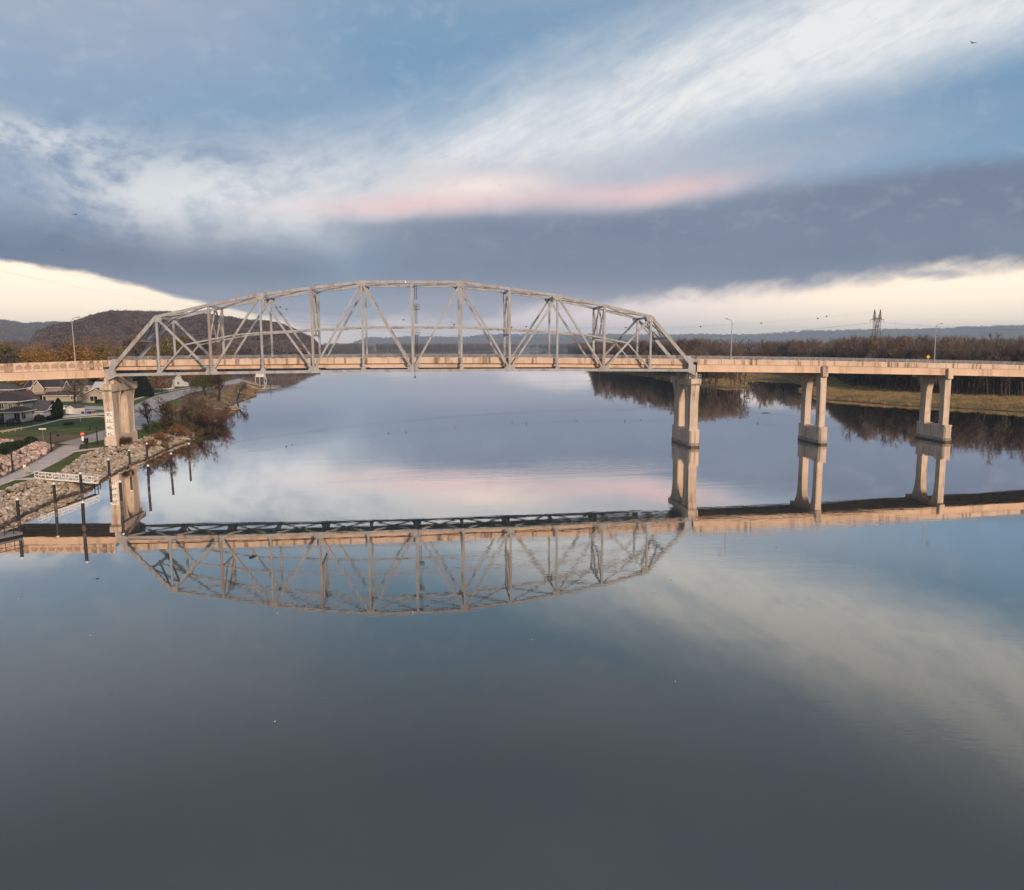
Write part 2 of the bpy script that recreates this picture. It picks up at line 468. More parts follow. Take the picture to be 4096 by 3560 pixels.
RIVER_EDGE = [(-67.6, -110), (-68.3, -57.2), (-68.7, -50.6), (-69.1, -41.7), (-71.2, -29.4), (-74.0, -16)]
LAND_EDGE = [(-71.5, -110), (-72.2, -49.4), (-73.2, -42), (-76.2, -27.7), (-79.7, -12.9), (-82.6, -.9)]
LE_Y = np.array([p[1] for p in LAND_EDGE]); LE_X = np.array([p[0] for p in LAND_EDGE])


RIP_Y = [-120, -64, -54, -44, -36, -23, -12, 0, 60]
RIP_R = [.70, .72, .88, .82, .62, .47, .43, .52, .52]
RIP_D = [4.4, 4.3, 3.4, 3.7, 5.0, 6.6, 7.2, 5.4, 4.6]


def snz(x, y, s):
    """cheap smooth value noise from sines"""
    return (np.sin(x * s + 1.3 * np.sin(y * s * .7)) + np.sin(y * s * 1.31 + 2.1 + np.sin(x * s * .9))) * .5


def height(X, Y):
    X = np.asarray(X, float); Y = np.asarray(Y, float)
    dW = seg_dist(X, Y, SHORE_W); dE = seg_dist(X, Y, SHORE_E)
    inW = inside(X, Y, POLY_W); inE = inside(X, Y, POLY_E)
    # left bank
    w = np.interp(Y, LE_Y, LE_X) - X
    southness = 1 - sstep(Y, -8, 4)
    plat = 3.2 + 1.0 * sstep(Y, 5, 70) * sstep(-X, 74, 100) + .7 * sstep(-X, 95, 125) * sstep(Y, 20, 80)
    plat = plat + southness * (1.3 * sstep(w, .8, 4.2) + 1.0 * sstep(w, 9.0, 12.5))
    plat = plat + 1.0 * sstep(Y, 250, 900) + .25 * snz(X, Y, .05)*sstep(dW, 30, 90)
    rise = np.interp(Y, RIP_Y, RIP_R) - .22 * sstep(Y, 60, 90) - .18 * sstep(Y, 330, 420)
    hW = np.minimum(plat, dW * rise + .10 * snz(X, Y, .9) * (dW < 12))
    # smooth shoulder
    hW = np.where(hW > plat - .4, plat - .4 + .4 * np.tanh((dW * rise - plat + .4) / .4), hW)
    # right bank and far flood plain
    hE = np.minimum(1.25 + .35 * snz(X, Y, .06), dE * .16 + .12 * snz(X, Y, .5) * (dE < 20))
    z = np.where(inW, hW, np.where(inE, hE, -np.minimum(np.minimum(dW, dE) * .35, 2.5) - .02))
    return z


def zf(x, y): return float(height(np.array([x]), np.array([y]))[0])


def build_ground():
    def axis(*segs):
        a = []
        for s, e, st in segs: a.extend(np.arange(s, e, st))
        a.append(segs[-1][1]); return np.array(a)
    xs = axis((-FAR, -3000, 1100), (-3000, -600, 120), (-600, -220, 19), (-220, -135, 4), (-135, -55, 1.25), (-55, 160, 21.5), (160, 350, 3.8), (350, 700, 14), (700, 3000, 115), (3000, FAR, 1100))
    ys = axis((-400, -110, 29), (-110, 90, 1.25), (90, 270, 3), (270, 640, 5), (640, 2000, 40), (2000, 5000, 120), (5000, FAR, 1000))
    GX, GY = np.meshgrid(xs, ys)
    Z = height(GX.ravel(), GY.ravel())
    nx, ny = len(xs), len(ys)
    verts = np.column_stack([GX.ravel(), GY.ravel(), Z])
    idx = np.arange(nx * ny).reshape(ny, nx)
    a, b, c, d = idx[:-1, :-1].ravel(), idx[:-1, 1:].ravel(), idx[1:, 1:].ravel(), idx[1:, :-1].ravel()
    zc = np.maximum.reduce([Z[a], Z[b], Z[c], Z[d]])
    keep = zc > -1.2
    faces = np.column_stack([a, b, c, d])[keep]
    used = np.unique(faces); remap = -np.ones(nx * ny, int); remap[used] = np.arange(len(used))
    me = bpy.data.meshes.new('ground')
    me.from_pydata(verts[used].tolist(), [], remap[faces].tolist())
    X, Y, Zu = verts[used, 0], verts[used, 1], verts[used, 2]
    dW = seg_dist(X, Y, SHORE_W); inW = X < 120
    w = np.interp(Y, LE_Y, LE_X) - X
    dirt = np.zeros(len(X)); dry = np.zeros(len(X)); rock = np.zeros(len(X))
    # bare soil: boulder beds, worn patch in the field, beach
    dirt = np.maximum(dirt, ((w > -.3) & (w < 5) & (Y < -1)) * .95)
    dirt = np.maximum(dirt, .8 * sstep(-np.hypot((X + 92) / 15, (Y - 14) / 9), -1.15, -.6))
    dirt = np.maximum(dirt, .8 * ((w > 8.5) & (w < 18) & (Y < -6)))
    dirt = np.maximum(dirt, inW * (1 - sstep(dW, 16, 24)) * sstep(Y, 60, 80) * .9)
    rock = np.maximum(rock, inW * (1 - sstep(dW - np.interp(Y, RIP_Y, RIP_D), -.4, .6)) * (Y < 75))
    dry = np.where(inW, .25 + .5 * sstep(Y, 20, 60) * (1 - sstep(-X, 78, 90)), 1.0)
    dry = np.where(inW & (Y > 420), .9, dry)
    at = me.color_attributes.new('zone', 'FLOAT_COLOR', 'POINT')
    at.data.foreach_set('color', np.column_stack([dirt, dry, rock, np.ones(len(X))]).ravel())
    me.polygons.foreach_set('use_smooth', [True] * len(me.polygons))
    m = bpy.data.materials.new('ground_cover'); m.use_nodes = True; nt = m.node_tree; p = nt.nodes['Principled BSDF']
    p.inputs['Roughness'].default_value = .95; p.inputs['Specular IOR Level'].default_value = .15
    ac = nt.nodes.new('ShaderNodeVertexColor'); ac.layer_name = 'zone'
    sp = nt.nodes.new('ShaderNodeSeparateColor'); nt.links.new(ac.outputs[0], sp.inputs[0])
    D, DR, RK = (V(nt, sp.outputs[i]) for i in range(3))
    geo = nt.nodes.new('ShaderNodeNewGeometry'); P = geo.outputs['Position']
    n1 = nnoise(nt, P, .25, 5, .6); n2 = nnoise(nt, P, 1.6, 4, .7); n3 = nnoise(nt, P, .07, 3, .5)
    g = nmix(nt, n1.step(.35, .65), c3(.055, .078, .020), c3(.105, .128, .034))
    g = nmix(nt, n2.step(.45, .75) * .5, g, c3(.13, .125, .045))
    dryc = nmix(nt, n2.step(.35, .65), c3(.26, .185, .09), c3(.15, .11, .055))
    dryc = nmix(nt, n3.step(.45, .6) * .6, dryc, c3(.075, .075, .028))
    g = nmix(nt, (DR + (n1 - .5) * .9).step(.35, .75), g, dryc)
    dc = nmix(nt, n2.step(.35, .65), c3(.22, .155, .105), c3(.13, .09, .06))
    g = nmix(nt, (D + (n1 - .5) * .7).step(.35, .7), g, dc)
    gap_shade = nmix(nt, n2.step(.3, .6), c3(.09, .075, .06), c3(.03, .025, .02))  # near-black ground under the riprap: shade of the stone gaps put into the colour
    g = nmix(nt, (RK + (n1 - .5) * .4).step(.4, .6), g, gap_shade)
    # wet mud right at the waterline
    sx = nt.nodes.new('ShaderNodeSeparateXYZ'); nt.links.new(P, sx.inputs[0])
    g = nmix(nt, (V(nt, sx.outputs[2]) + (n1 - .5) * .3).step(.35, .08) * .85, g, c3(.035, .027, .02))
    nt.links.new(g, p.inputs['Base Color'])
    b = nt.nodes.new('ShaderNodeBump'); b.inputs['Strength'].default_value = .5; b.inputs['Distance'].default_value = .25
    nt.links.new((n2 + nnoise(nt, P, 5, 3, .6) * .5).s, b.inputs['Height']); nt.links.new(b.outputs[0], p.inputs['Normal'])
    me.materials.append(m)
    o = link(bpy.data.objects.new('ground', me)); tag(o, 'grassy river banks and flat flood plain on both sides of the water', kind='structure')


build_ground()


def build_river():
    me = bpy.data.meshes.new('river')
    me.from_pydata([(-4000, -700, 0), (6000, -700, 0), (6000, 6000, 0), (-4000, 6000, 0)], [], [(0, 1, 2, 3)])
    m = bpy.data.materials.new('river_water'); m.use_nodes = True; nt = m.node_tree; nt.nodes.clear()
    out = nt.nodes.new('ShaderNodeOutputMaterial')
    geo = nt.nodes.new('ShaderNodeNewGeometry')
    ma = nt.nodes.new('ShaderNodeVectorMath'); ma.operation = 'MULTIPLY'; ma.inputs[1].default_value = (.35, 1.0, 1.0)
    nt.links.new(geo.outputs['Position'], ma.inputs[0])
    n1 = nnoise(nt, ma.outputs[0], .55, 3, .5); n2 = nnoise(nt, ma.outputs[0], .06, 3, .5)
    mb_ = nt.nodes.new('ShaderNodeVectorMath'); mb_.operation = 'MULTIPLY'; mb_.inputs[1].default_value = (.005, .022, 1.0)
    nt.links.new(geo.outputs['Position'], mb_.inputs[0])
    calm = nnoise(nt, mb_.outputs[0], 1.0, 4, .6, .6).step(.50, .66)
    n3 = nnoise(nt, ma.outputs[0], 2.2, 2, .5)
    b = nt.nodes.new('ShaderNodeBump'); b.inputs['Strength'].default_value = 1.0; b.inputs['Distance'].default_value = 1.0
    nt.links.new((n1 * (calm * .010 + .0018) + n3 * (calm * .0060 + .0004) + n2 * .02).s, b.inputs['Height'])
    lw = nt.nodes.new('ShaderNodeLayerWeight'); lw.inputs['Blend'].default_value = .5
    gl = nt.nodes.new('ShaderNodeBsdfGlossy'); gl.inputs['Roughness'].default_value = .012
    fa = 1.0 - V(nt, lw.outputs['Facing'])
    nt.links.new(nmix(nt, fa.step(.10, .36), (1.10, 1.07, 1.04, 1), (.95, .885, .79, 1)), gl.inputs['Color'])
    df = nt.nodes.new('ShaderNodeBsdfDiffuse')
    cn = nmix(nt, nnoise(nt, geo.outputs['Position'], .01, 4, .6).step(.35, .7), c3(.050, .066, .070), c3(.066, .083, .086))
    nt.links.new(cn, df.inputs['Color'])
    fc = (1.0 - V(nt, lw.outputs['Facing'])).step(.52, .05) * .91 + .07
    mx = nt.nodes.new('ShaderNodeMixShader')
    nt.links.new(fc.s, mx.inputs[0]); nt.links.new(df.outputs[0], mx.inputs[1]); nt.links.new(gl.outputs[0], mx.inputs[2])
    nt.links.new(b.outputs[0], gl.inputs['Normal'])
    nt.links.new(mx.outputs[0], out.inputs[0])
    me.materials.append(m)
    tag(link(bpy.data.objects.new('river', me)), 'calm grey river mirroring the sky and the bridge', kind='structure')


build_river()


def ribbon(name, left, right, m, dz=.06, label=None, step=1.5, kind='structure'):
    """paved strip between two edge polylines, laid on the ground"""
    def resample(pts, n):
        P = [Vector((*p, 0)) for p in pts]; L = [0]
        for a, b in zip(P[:-1], P[1:]): L.append(L[-1] + (b - a).length)
        return [Vector((np.interp(t, L, [p.x for p in P]), np.interp(t, L, [p.y for p in P]), 0)) for t in np.linspace(0, L[-1], n)], L[-1]
    _, Ln = resample(left, 2); n = max(2, int(Ln / step))
    A, _ = resample(left, n); B, _ = resample(right, n)
    W = max((a - b).length for a, b in zip(A, B)); k = max(2, int(W / step) + 1)
    pts = [a.lerp(b, j / k) for a, b in zip(A, B) for j in range(k + 1)]
    z = height(np.array([p.x for p in pts]), np.array([p.y for p in pts]))
    mb = MB()
    mb.v = [(p.x, p.y, zz + dz) for p, zz in zip(pts, z)]
    for i in range(n - 1):
        for j in range(k):
            a = i * (k + 1) + j; mb.f.append((a, a + 1, a + k + 2, a + k + 1)); mb.m.append(0)
    o = mb.build(name, m, smooth=True)
    # thin edge so that the strip has thickness
    so = o.modifiers.new('thickness', 'SOLIDIFY'); so.thickness = .12; so.offset = 0
    return tag(o, label, kind=kind)


ribbon('riverside_path', RIVER_EDGE + [(-76.2, -7), (-79, -.5)], LAND_EDGE, MT['path'], .09, 'pale concrete walking path along the riprap bank')
ribbon('road', [(-79.5, -1), (-77.2, 11.3), (-77.4, 29.2), (-76.9, 45.5), (-84, 75), (-97.5, 112), (-108, 190), (-111, 290), (-118, 420)],
       [(-85.5, 3.5), (-85.2, 13), (-86, 34.5), (-92.9, 73), (-106.5, 113), (-117, 170), (-119, 211), (-119, 292), (-126, 422)], MT['road'], .10, 'pale grey street running north along the river bank')
ribbon('street', [(-186, 128), (-141, 119), (-124, 108), (-107, 104)], [(-190, 118), (-143, 108), (-124, 92.5), (-100, 92)], MT['road'], .075, 'grey cross street between the house yards')
ribbon('pavement', [(-111, 29), (-107.6, 45), (-107.4, 57), (-101.5, 66), (-95.5, 62)], [(-112.2, 29.5), (-109, 46), (-108.6, 58.5), (-103, 68.5), (-96, 65)], MT['path'], .10, 'narrow pale pavement in front of the white house')
ribbon('driveway', [(-109.5, 61), (-104, 71), (-97, 80), (-92, 84)], [(-113.5, 64), (-108.5, 77), (-101, 86), (-94, 90)], MT['path'], .085, 'pale driveway beside the garden shed')
ribbon('pavement', [(-113.4, 128), (-119.5, 168), (-121.4, 212), (-121, 300)], [(-115, 128), (-121, 168), (-122.9, 212), (-122.4, 300)], MT['path'], .10, 'pale pavement along the far side of the river street')
ribbon('path', [(-71, -6), (-75.2, -9.5), (-76.3, -11.5)], [(-71.5, -9), (-73.4, -12.6), (-75, -14.5)], MT['path'], .13, 'rounded concrete pad under the bench beside the path')
ribbon('path', [(-69.3, -51.5), (-65.2, -50.6)], [(-69.2, -49.6), (-65.4, -48.9)], MT['path'], .12, 'short concrete landing between path and gangway')

# ------------------------------------------------------------------ the bridge
TW = 12.6                      # distance between the two trusses
def hL(i): return 20.23 - .0148 * (i - 6) ** 2
TT = {1: 13.46, 2: 16.09, 3: 18.42, 4: 19.98, 5: 21.45}
def hU(i): return hL(i) + TT[min(i, 12 - i, 5)]
def NX(i): return -72 + 12 * i
STRUT = {1.5: 26.75, 2: 27.95, 2.5: 29.1, 3: 29.6, 4: 30.27, 5: 30.88, 6: 30.88, 7: 30.88, 8: 30.27, 9: 29.6, 9.5: 29.1, 10: 27.95, 10.5: 26.75}
PX = [-140, -95, -72, -30, 0, 36, 72, 106, 141, 163, 240]
PZ = [21.0, 22.55, 23.15, 23.38, 23.40, 23.1, 22.5, 21.9, 21.0, 20.4, 18.0]
def ptop(x): return float(np.interp(x, PX, PZ))


def build_truss():
    root = wroot('truss_bridge', (0, TW / 2, 18), 'grey steel through truss span with arched top chord over the river', 'bridge')
    S = MT['steel']
    for y in (0.0, TW):
        for i in range(12):
            MB().beam((NX(i) + (.3 if i == 0 else 0), y, hL(i)), (NX(i + 1), y, hL(i + 1)), .55, .68, (0, 1, 0)).build('bottom_chord', S, root)
        for i in range(1, 11):
            MB().beam((NX(i), y, hU(i)), (NX(i + 1), y, hU(i + 1)), .58, .66, (0, 1, 0)).build('top_chord', S, root)
        for i, j in ((0, 1), (12, 11)):
            MB().beam((NX(i), y, hL(i) + .1), (NX(j), y, hU(j)), .58, .85, (0, 1, 0)).build('end_post', S, root)
        for i in range(1, 12):
            MB().beam((NX(i), y, hL(i)), (NX(i), y, hU(i) - .1), .46, .56 if i % 2 == 0 else .5, (0, 1, 0)).build('vertical_post', S, root)
        for a, b in ((1, 2), (3, 2), (3, 4), (5, 4), (5, 6), (7, 6), (7, 8), (9, 8), (9, 10), (11, 10)):
            MB().beam((NX(a), y, hU(a) - .2), (NX(b), y, hL(b) + .2), .44, .52 if a in (1, 11) else .48, (0, 1, 0)).build('diagonal', S, root)
        for a in (1, 11):
            xm = 1.5 if a == 1 else 10.5
            MB().beam((NX(a), y, hL(a) + .2), (-72 + 12 * xm, y, STRUT[xm]), .34, .34, (0, 1, 0)).build('sub_diagonal', S, root)
        ks = sorted(STRUT)
        for a, b in zip(ks[:-1], ks[1:]):
            MB().beam((-72 + 12 * a, y, STRUT[a]), (-72 + 12 * b, y, STRUT[b]), .36, .34, (0, 1, 0)).build('middle_strut', S, root)
        # gusset plates, one on each face of the node
        def gusset(poly):
            m = MB()
            for s in (-1, 1): m.prism(poly, 'y', y + s * .29 + (.035 if s > 0 else -.065), y + s * .29 + (.065 if s > 0 else -.035))
            m.build('gusset_plate', S, root)
        for i in range(1, 12):
            x, zb, zt = NX(i), hL(i), hU(i)
            if i % 2 == 0: gusset([(x - 1.35, zb - .36), (x + 1.35, zb - .36), (x + 1.35, zb + .4), (x + .95, zb + 1.05), (x - .95, zb + 1.05), (x - 1.35, zb + .4)])
            else: gusset([(x - .85, zb - .36), (x + .85, zb - .36), (x + .3, zb + 1.05), (x - .3, zb + 1.05)])
            if i in (3, 5, 7, 9): gusset([(x - 1.25, zt + .3), (x + 1.25, zt + .3), (x + 1.2, zt - .45), (x + .5, zt - 1.2), (x - .5, zt - 1.2), (x - 1.2, zt - .45)])
            elif i in (1, 11):
                s = 1 if i == 1 else -1
                P = [(x - s * .9, zt - .7), (x - s * .15, zt + .32), (x + s * 1.3, zt + .55), (x + s * 1.3, zt - .4), (x + s * .9, zt - 1.2), (x - s * .3, zt - 1.25)]
                gusset(P if s > 0 else P[::-1])
        for i, s in ((0, 1), (12, -1)):
            x, zb = NX(i), hL(i)
            P = [(x - s * .35, zb - 1.25), (x + s * .2, zb - 1.25), (x + s * 2.1, zb - .38), (x + s * 2.1, zb + .36), (x + s * 1.9, zb + 1.2), (x + s * 2.6, zb + 3.6), (x + s * 1.55, zb + 3.8), (x + s * .7, zb + 1.5), (x - s * .35, zb + 1.35)]
            m = MB(); m.prism(P if s > 0 else P[::-1], 'y', y - .36, y + .36); m.build('end_shoe', S, root)
            m = MB(); m.prism([(x - .5, 17.55), (x + .5, 17.55), (x + .25, zb - 1.2), (x - .25, zb - 1.2)], 'y', y - .4, y + .4); m.build('bearing', S, root)
    # transverse frames between the trusses
    for i in range(1, 12):
        z = hU(i)
        MB().beam((NX(i), 0, z - .15), (NX(i), TW, z - .15), .55, .32, (0, 0, 1)).build('top_strut', S, root)
        if i < 11:
            m = MB(); m.beam((NX(i), .2, z - .1), (NX(i + 1), TW - .2, hU(i + 1) - .1), .3, .26, (0, 0, 1)); m.build('top_lateral_brace', S, root)
            m = MB(); m.beam((NX(i), TW - .2, z - .1), (NX(i + 1), .2, hU(i + 1) - .1), .3, .26, (0, 0, 1)); m.build('top_lateral_brace', S, root)
        if i in (2, 4, 6, 8, 10):
            z1 = STRUT[i] + .1 if i in (2, 10) else hU(i) - 11.2
            if i == 6: continue
            MB().beam((NX(i), 0, z1), (NX(i), TW, z1), .45, .3, (0, 0, 1)).build('sway_strut', S, root)
            h = TW / 2
            for k in range(2):
                MB().beam((NX(i), k * h + .2, z1), (NX(i), (k + 1) * h - .1, z - .4), .34, .3, (1, 0, 0)).build('sway_brace', S, root)
                MB().beam((NX(i), (k + 1) * h - .1, z1), (NX(i), k * h + .2, z - .4), .34, .28, (1, 0, 0)).build('sway_brace', S, root)
    for i, j in ((0, 1), (12, 11)):
        a = Vector((NX(i), 0, hL(i))); b = Vector((NX(j), 0, hU(j)))
        P = lambda t, y: a.lerp(b, t) + Vector((0, y, 0))
        MB().beam(P(.60, 0), P(.60, TW), .7, .4, (0, 0, 1)).build('portal_strut', S, root)
        for k in range(2):
            y0, y1 = k * TW / 2 + .2, (k + 1) * TW / 2 - .1
            MB().beam(P(.60, y0), P(.97, y1), .45, .36, (1, 0, 0)).build('portal_brace', S, root)
            MB().beam(P(.60, y1), P(.97, y0), .45, .34, (1, 0, 0)).build('portal_brace', S, root)
    # floor system
    for i in range(13):
        z = hL(i)
        MB().box(NX(i) - .25, NX(i) + .25, .3, TW - .3, z + .05, min(z + 1.25, ptop(NX(i)) - 2.0)).build('floor_beam', MT['steel_dark'], root)
        if i < 12:
            for s in (0, 1):
                ya, yb = (.3, TW - .3) if s else (TW - .3, .3)
                MB().beam((NX(i), ya, z - .1), (NX(i + 1), yb, hL(i + 1) - .1), .3, .2, (0, 0, 1)).build('bottom_lateral_brace', MT['steel_dark'], root)
    for k, y in enumerate((2.0, 4.15, 6.3, 8.45, 10.6)):
        for i in range(12):
            za, zb = ptop(NX(i)) - 1.9, ptop(NX(i + 1)) - 1.9
            MB().beam((NX(i) + .02, y, za - .05), (NX(i + 1) - .02, y, zb - .05), .32, .85, (0, 1, 0)).build('stringer', MT['girder'] if k in (0, 4) else MT['steel_dark'], root)
    for i in range(12):
        x0, x1 = NX(i), NX(i + 1); za, zb = ptop(x0), ptop(x1)
        m = MB(); m.prism([(x0, za - 1.32), (x1, zb - 1.32), (x1, zb - 1.05), (x0, za - 1.05)], 'y', 1.5, TW - 1.5); m.build('deck_slab', MT['asphalt'], root)
        for ya, yb in ((1.3, 1.75), (TW - 1.75, TW - 1.3)):
            for h in range(2):
                xa, xb = x0 + 6 * h + .02, x0 + 6 * h + 5.98
                m = MB(); m.prism([(xa, ptop(xa) - 1.42), (xb, ptop(xb) - 1.42), (xb, ptop(xb)), (xa, ptop(xa))], 'y', ya, yb); m.build('parapet', MT['concrete'], root)
    railing(root, -72, 72, 1.52); railing(root, -72, 72, TW - 1.52)
    # maintenance ladder and cages on the middle post
    x = NX(6) + .75
    lad = MB()
    for z0, z1 in ((24.2, 29.2), (31.6, 36.2), (37.5, 41.2)):
        for dx in (0, .45): lad.tube([(x + dx, 1.0, z0), (x + dx, 1.0, z1)], .05, 4)
        for z in np.arange(z0 + .3, z1, .6): lad.tube([(x, 1.0, z), (x + .45, 1.0, z)], .035, 4)
    lad.build('ladder', MT['black'], root)
    for z0 in (35.2, 28.9):
        cg = MB()
        for z in (z0, z0 + .6, z0 + 1.2): cg.box(x - .2, x + 1.1, .5, .56, z, z + .07).box(x - .2, x + 1.1, 1.5, 1.56, z, z + .07)
        for dx in (-.2, .2, .6, 1.05): cg.box(x + dx, x + dx + .05, .5, .56, z0, z0 + 1.25).box(x + dx, x + dx + .05, 1.5, 1.56, z0, z0 + 1.25)
        cg.box(x - .2, x + 1.1, .5, 1.56, z0 - .1, z0)
        cg.build('service_cage', MT['lattice'], root)
    for xl in (NX(6) + .45, NX(2) - .25):
        m = MB(); m.tube([(xl, -.5, 21.2), (xl, -.5, 18.9)], .04, 5); m.tube([(xl, -.5, 18.9), (xl, -.5, 18.75), (xl, -.5, 18.35)], [.06, .16, .16], 8); m.build('navigation_light', MT['black'], root)
    m = MB(); m.box(NX(6) - 1.55, NX(6) - 1.2, -.36, -.31, hU(6) - .3, hU(6) + .28); m.build('marker_plate', MT['white'], root)
    for i in (2, 6):
        m = MB()
        for z in (21.4, 21.9): m.tube([(NX(i) - 2.2 if i == 2 else NX(i), -.45, z), (NX(i) + (0 if i == 2 else 2.2), -.45, z)], .05, 5)
        m.build('service_rail', MT['rail'], root)
    return root


def railing(root, x0, x1, y):
    n = int(round((x1 - x0) / 3.0)); xs = np.linspace(x0, x1, n + 1)
    pb = MB()
    for x in xs: pb.box(x - .05, x + .05, y - .06, y + .06, ptop(x) - .02, ptop(x) + .80)
    r = pb.build('railing', MT['rail'], root)
    for dz in (.28, .54, .80):
        m = MB(); m.tube([(x, y, ptop(x) + dz) for x in np.linspace(x0, x1, max(2, int((x1 - x0) / 12) + 1))], .045, 6)
        c = m.build('rail', MT['rail'], None)
        c.data.transform(Matrix.Translation(-root.matrix_world.translation)); c.parent = r


truss = build_truss()


def build_approach(name, label, spans, y0, y1, arched):
    xa, xb = spans[0], spans[-1]
    root = wroot(name, ((xa + xb) / 2, (y0 + y1) / 2, 19), label, 'bridge span')
    for a, b in zip(spans[:-1], spans[1:]):
        n = max(1, int((b - a) / 6)); xs = np.linspace(a, b, n + 1)
        H = 2.05 if arched else 1.25
        m = MB(); m.prism([(x, ptop(x) - H + .02) for x in (a, b)] + [(x, ptop(x) - H + .45) for x in (b, a)], 'y', y0 + .35, y1 - .35); m.build('deck_slab', MT['asphalt'], root)
        ys_ = (y0 + .28, y1 - .28) + tuple(np.linspace(y0 + 2.6, y1 - 2.6, 4))
        for k, y in enumerate(ys_):
            m = MB()
            g = [(a + .03, ptop(a) - H), (b - .03, ptop(b) - H), (b - .03, ptop(b) - H - 1.75), (a + .03, ptop(a) - H - 1.75)]
            m.prism(g, 'y', y - .12, y + .12)
            f = [(a + .03, ptop(a) - H - 1.75), (b - .03, ptop(b) - H - 1.75), (b - .03, ptop(b) - H - 1.88), (a + .03, ptop(a) - H - 1.88)]
            m.prism(f, 'y', y - .3, y + .3)
            m.build('girder', MT['girder'], root)
        for side, (ya, yb) in enumerate(((y0, y0 + .45), (y1 - .45, y1))):
            if not arched:
                for p, q in zip(xs[:-1], xs[1:]):
                    m = MB(); m.prism([(p + .015, ptop(p) - H - .02), (q - .015, ptop(q) - H - .02), (q - .015, ptop(q)), (p + .015, ptop(p))], 'y', ya, yb); m.build('parapet', MT['concrete'], root)
            else:
                arched_parapet(root, a, b, ya, yb, H)
    if not arched: railing(root, xa, xb, y0 + .22); railing(root, xa, xb, y1 - .22)
    return root


def arched_parapet(root, a, b, ya, yb, H):
    """solid parapet in panels of two recessed arches"""
    pitch = 1.95; n = int((b - a) / pitch); x1 = b - .25
    for k in range(0, n, 3):
        q = x1 - k * pitch; p = max(a, x1 - (k + 3) * pitch)
        if q - p < .5: continue
        zt = lambda x: ptop(x)
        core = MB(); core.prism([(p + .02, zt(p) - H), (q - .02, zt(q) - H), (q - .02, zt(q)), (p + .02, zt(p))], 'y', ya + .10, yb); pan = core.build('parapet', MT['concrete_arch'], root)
        # raised face with arch openings, made from columns of quads
        def face(fy, out):
            mb = MB(); xs = []
            for j in range(3):
                c = p + (j + .5) * pitch
                xs += [c - .78] + [c + .78 * math.cos(math.pi * t / 10) * -1 for t in range(1, 10)] + [c + .78]
            xs = sorted([p + .02, q - .02] + xs)
            def cut(x):
                for j in range(3):
                    c = p + (j + .5) * pitch
                    if abs(x - c) < .779: return math.sqrt(max(0, .78 ** 2 - (x - c) ** 2))
                return 0.0
            for u, v in zip(xs[:-1], xs[1:]):
                if v - u < 1e-4 or v > q or u < p: continue
                sill = lambda x: zt(x) - H + .55
                cm = cut((u + v) / 2); cu, cv = cut(u), cut(v)
                if cm > 0:
                    mb.prism([(u, zt(u) - H), (v, zt(v) - H), (v, sill(v)), (u, sill(u))], 'y', fy, fy + out)
                    au, av = sill(u) + .42 + cu * .86, sill(v) + .42 + cv * .86
                    mb.prism([(u, au), (v, av), (v, zt(v)), (u, zt(u))], 'y', fy, fy + out)
                else:
                    mb.prism([(u, zt(u) - H), (v, zt(v) - H), (v, zt(v)), (u, zt(u))], 'y', fy, fy + out)
            c = mb.build('arch_panel', MT['concrete'], None)
            c.data.transform(Matrix.Translation(-root.matrix_world.translation)); c.parent = pan
        face(ya, .10)


build_approach('approach_span', 'peach concrete approach span with arched parapet panels above the houses', [-140, -106, -72.1], -1.1, TW + 1.1, True)
build_approach('approach_span', 'long peach concrete approach span on slender piers beyond the truss', [72.1, 106.3, 141.2, 176, 211], -1.1, TW + 1.1, False)


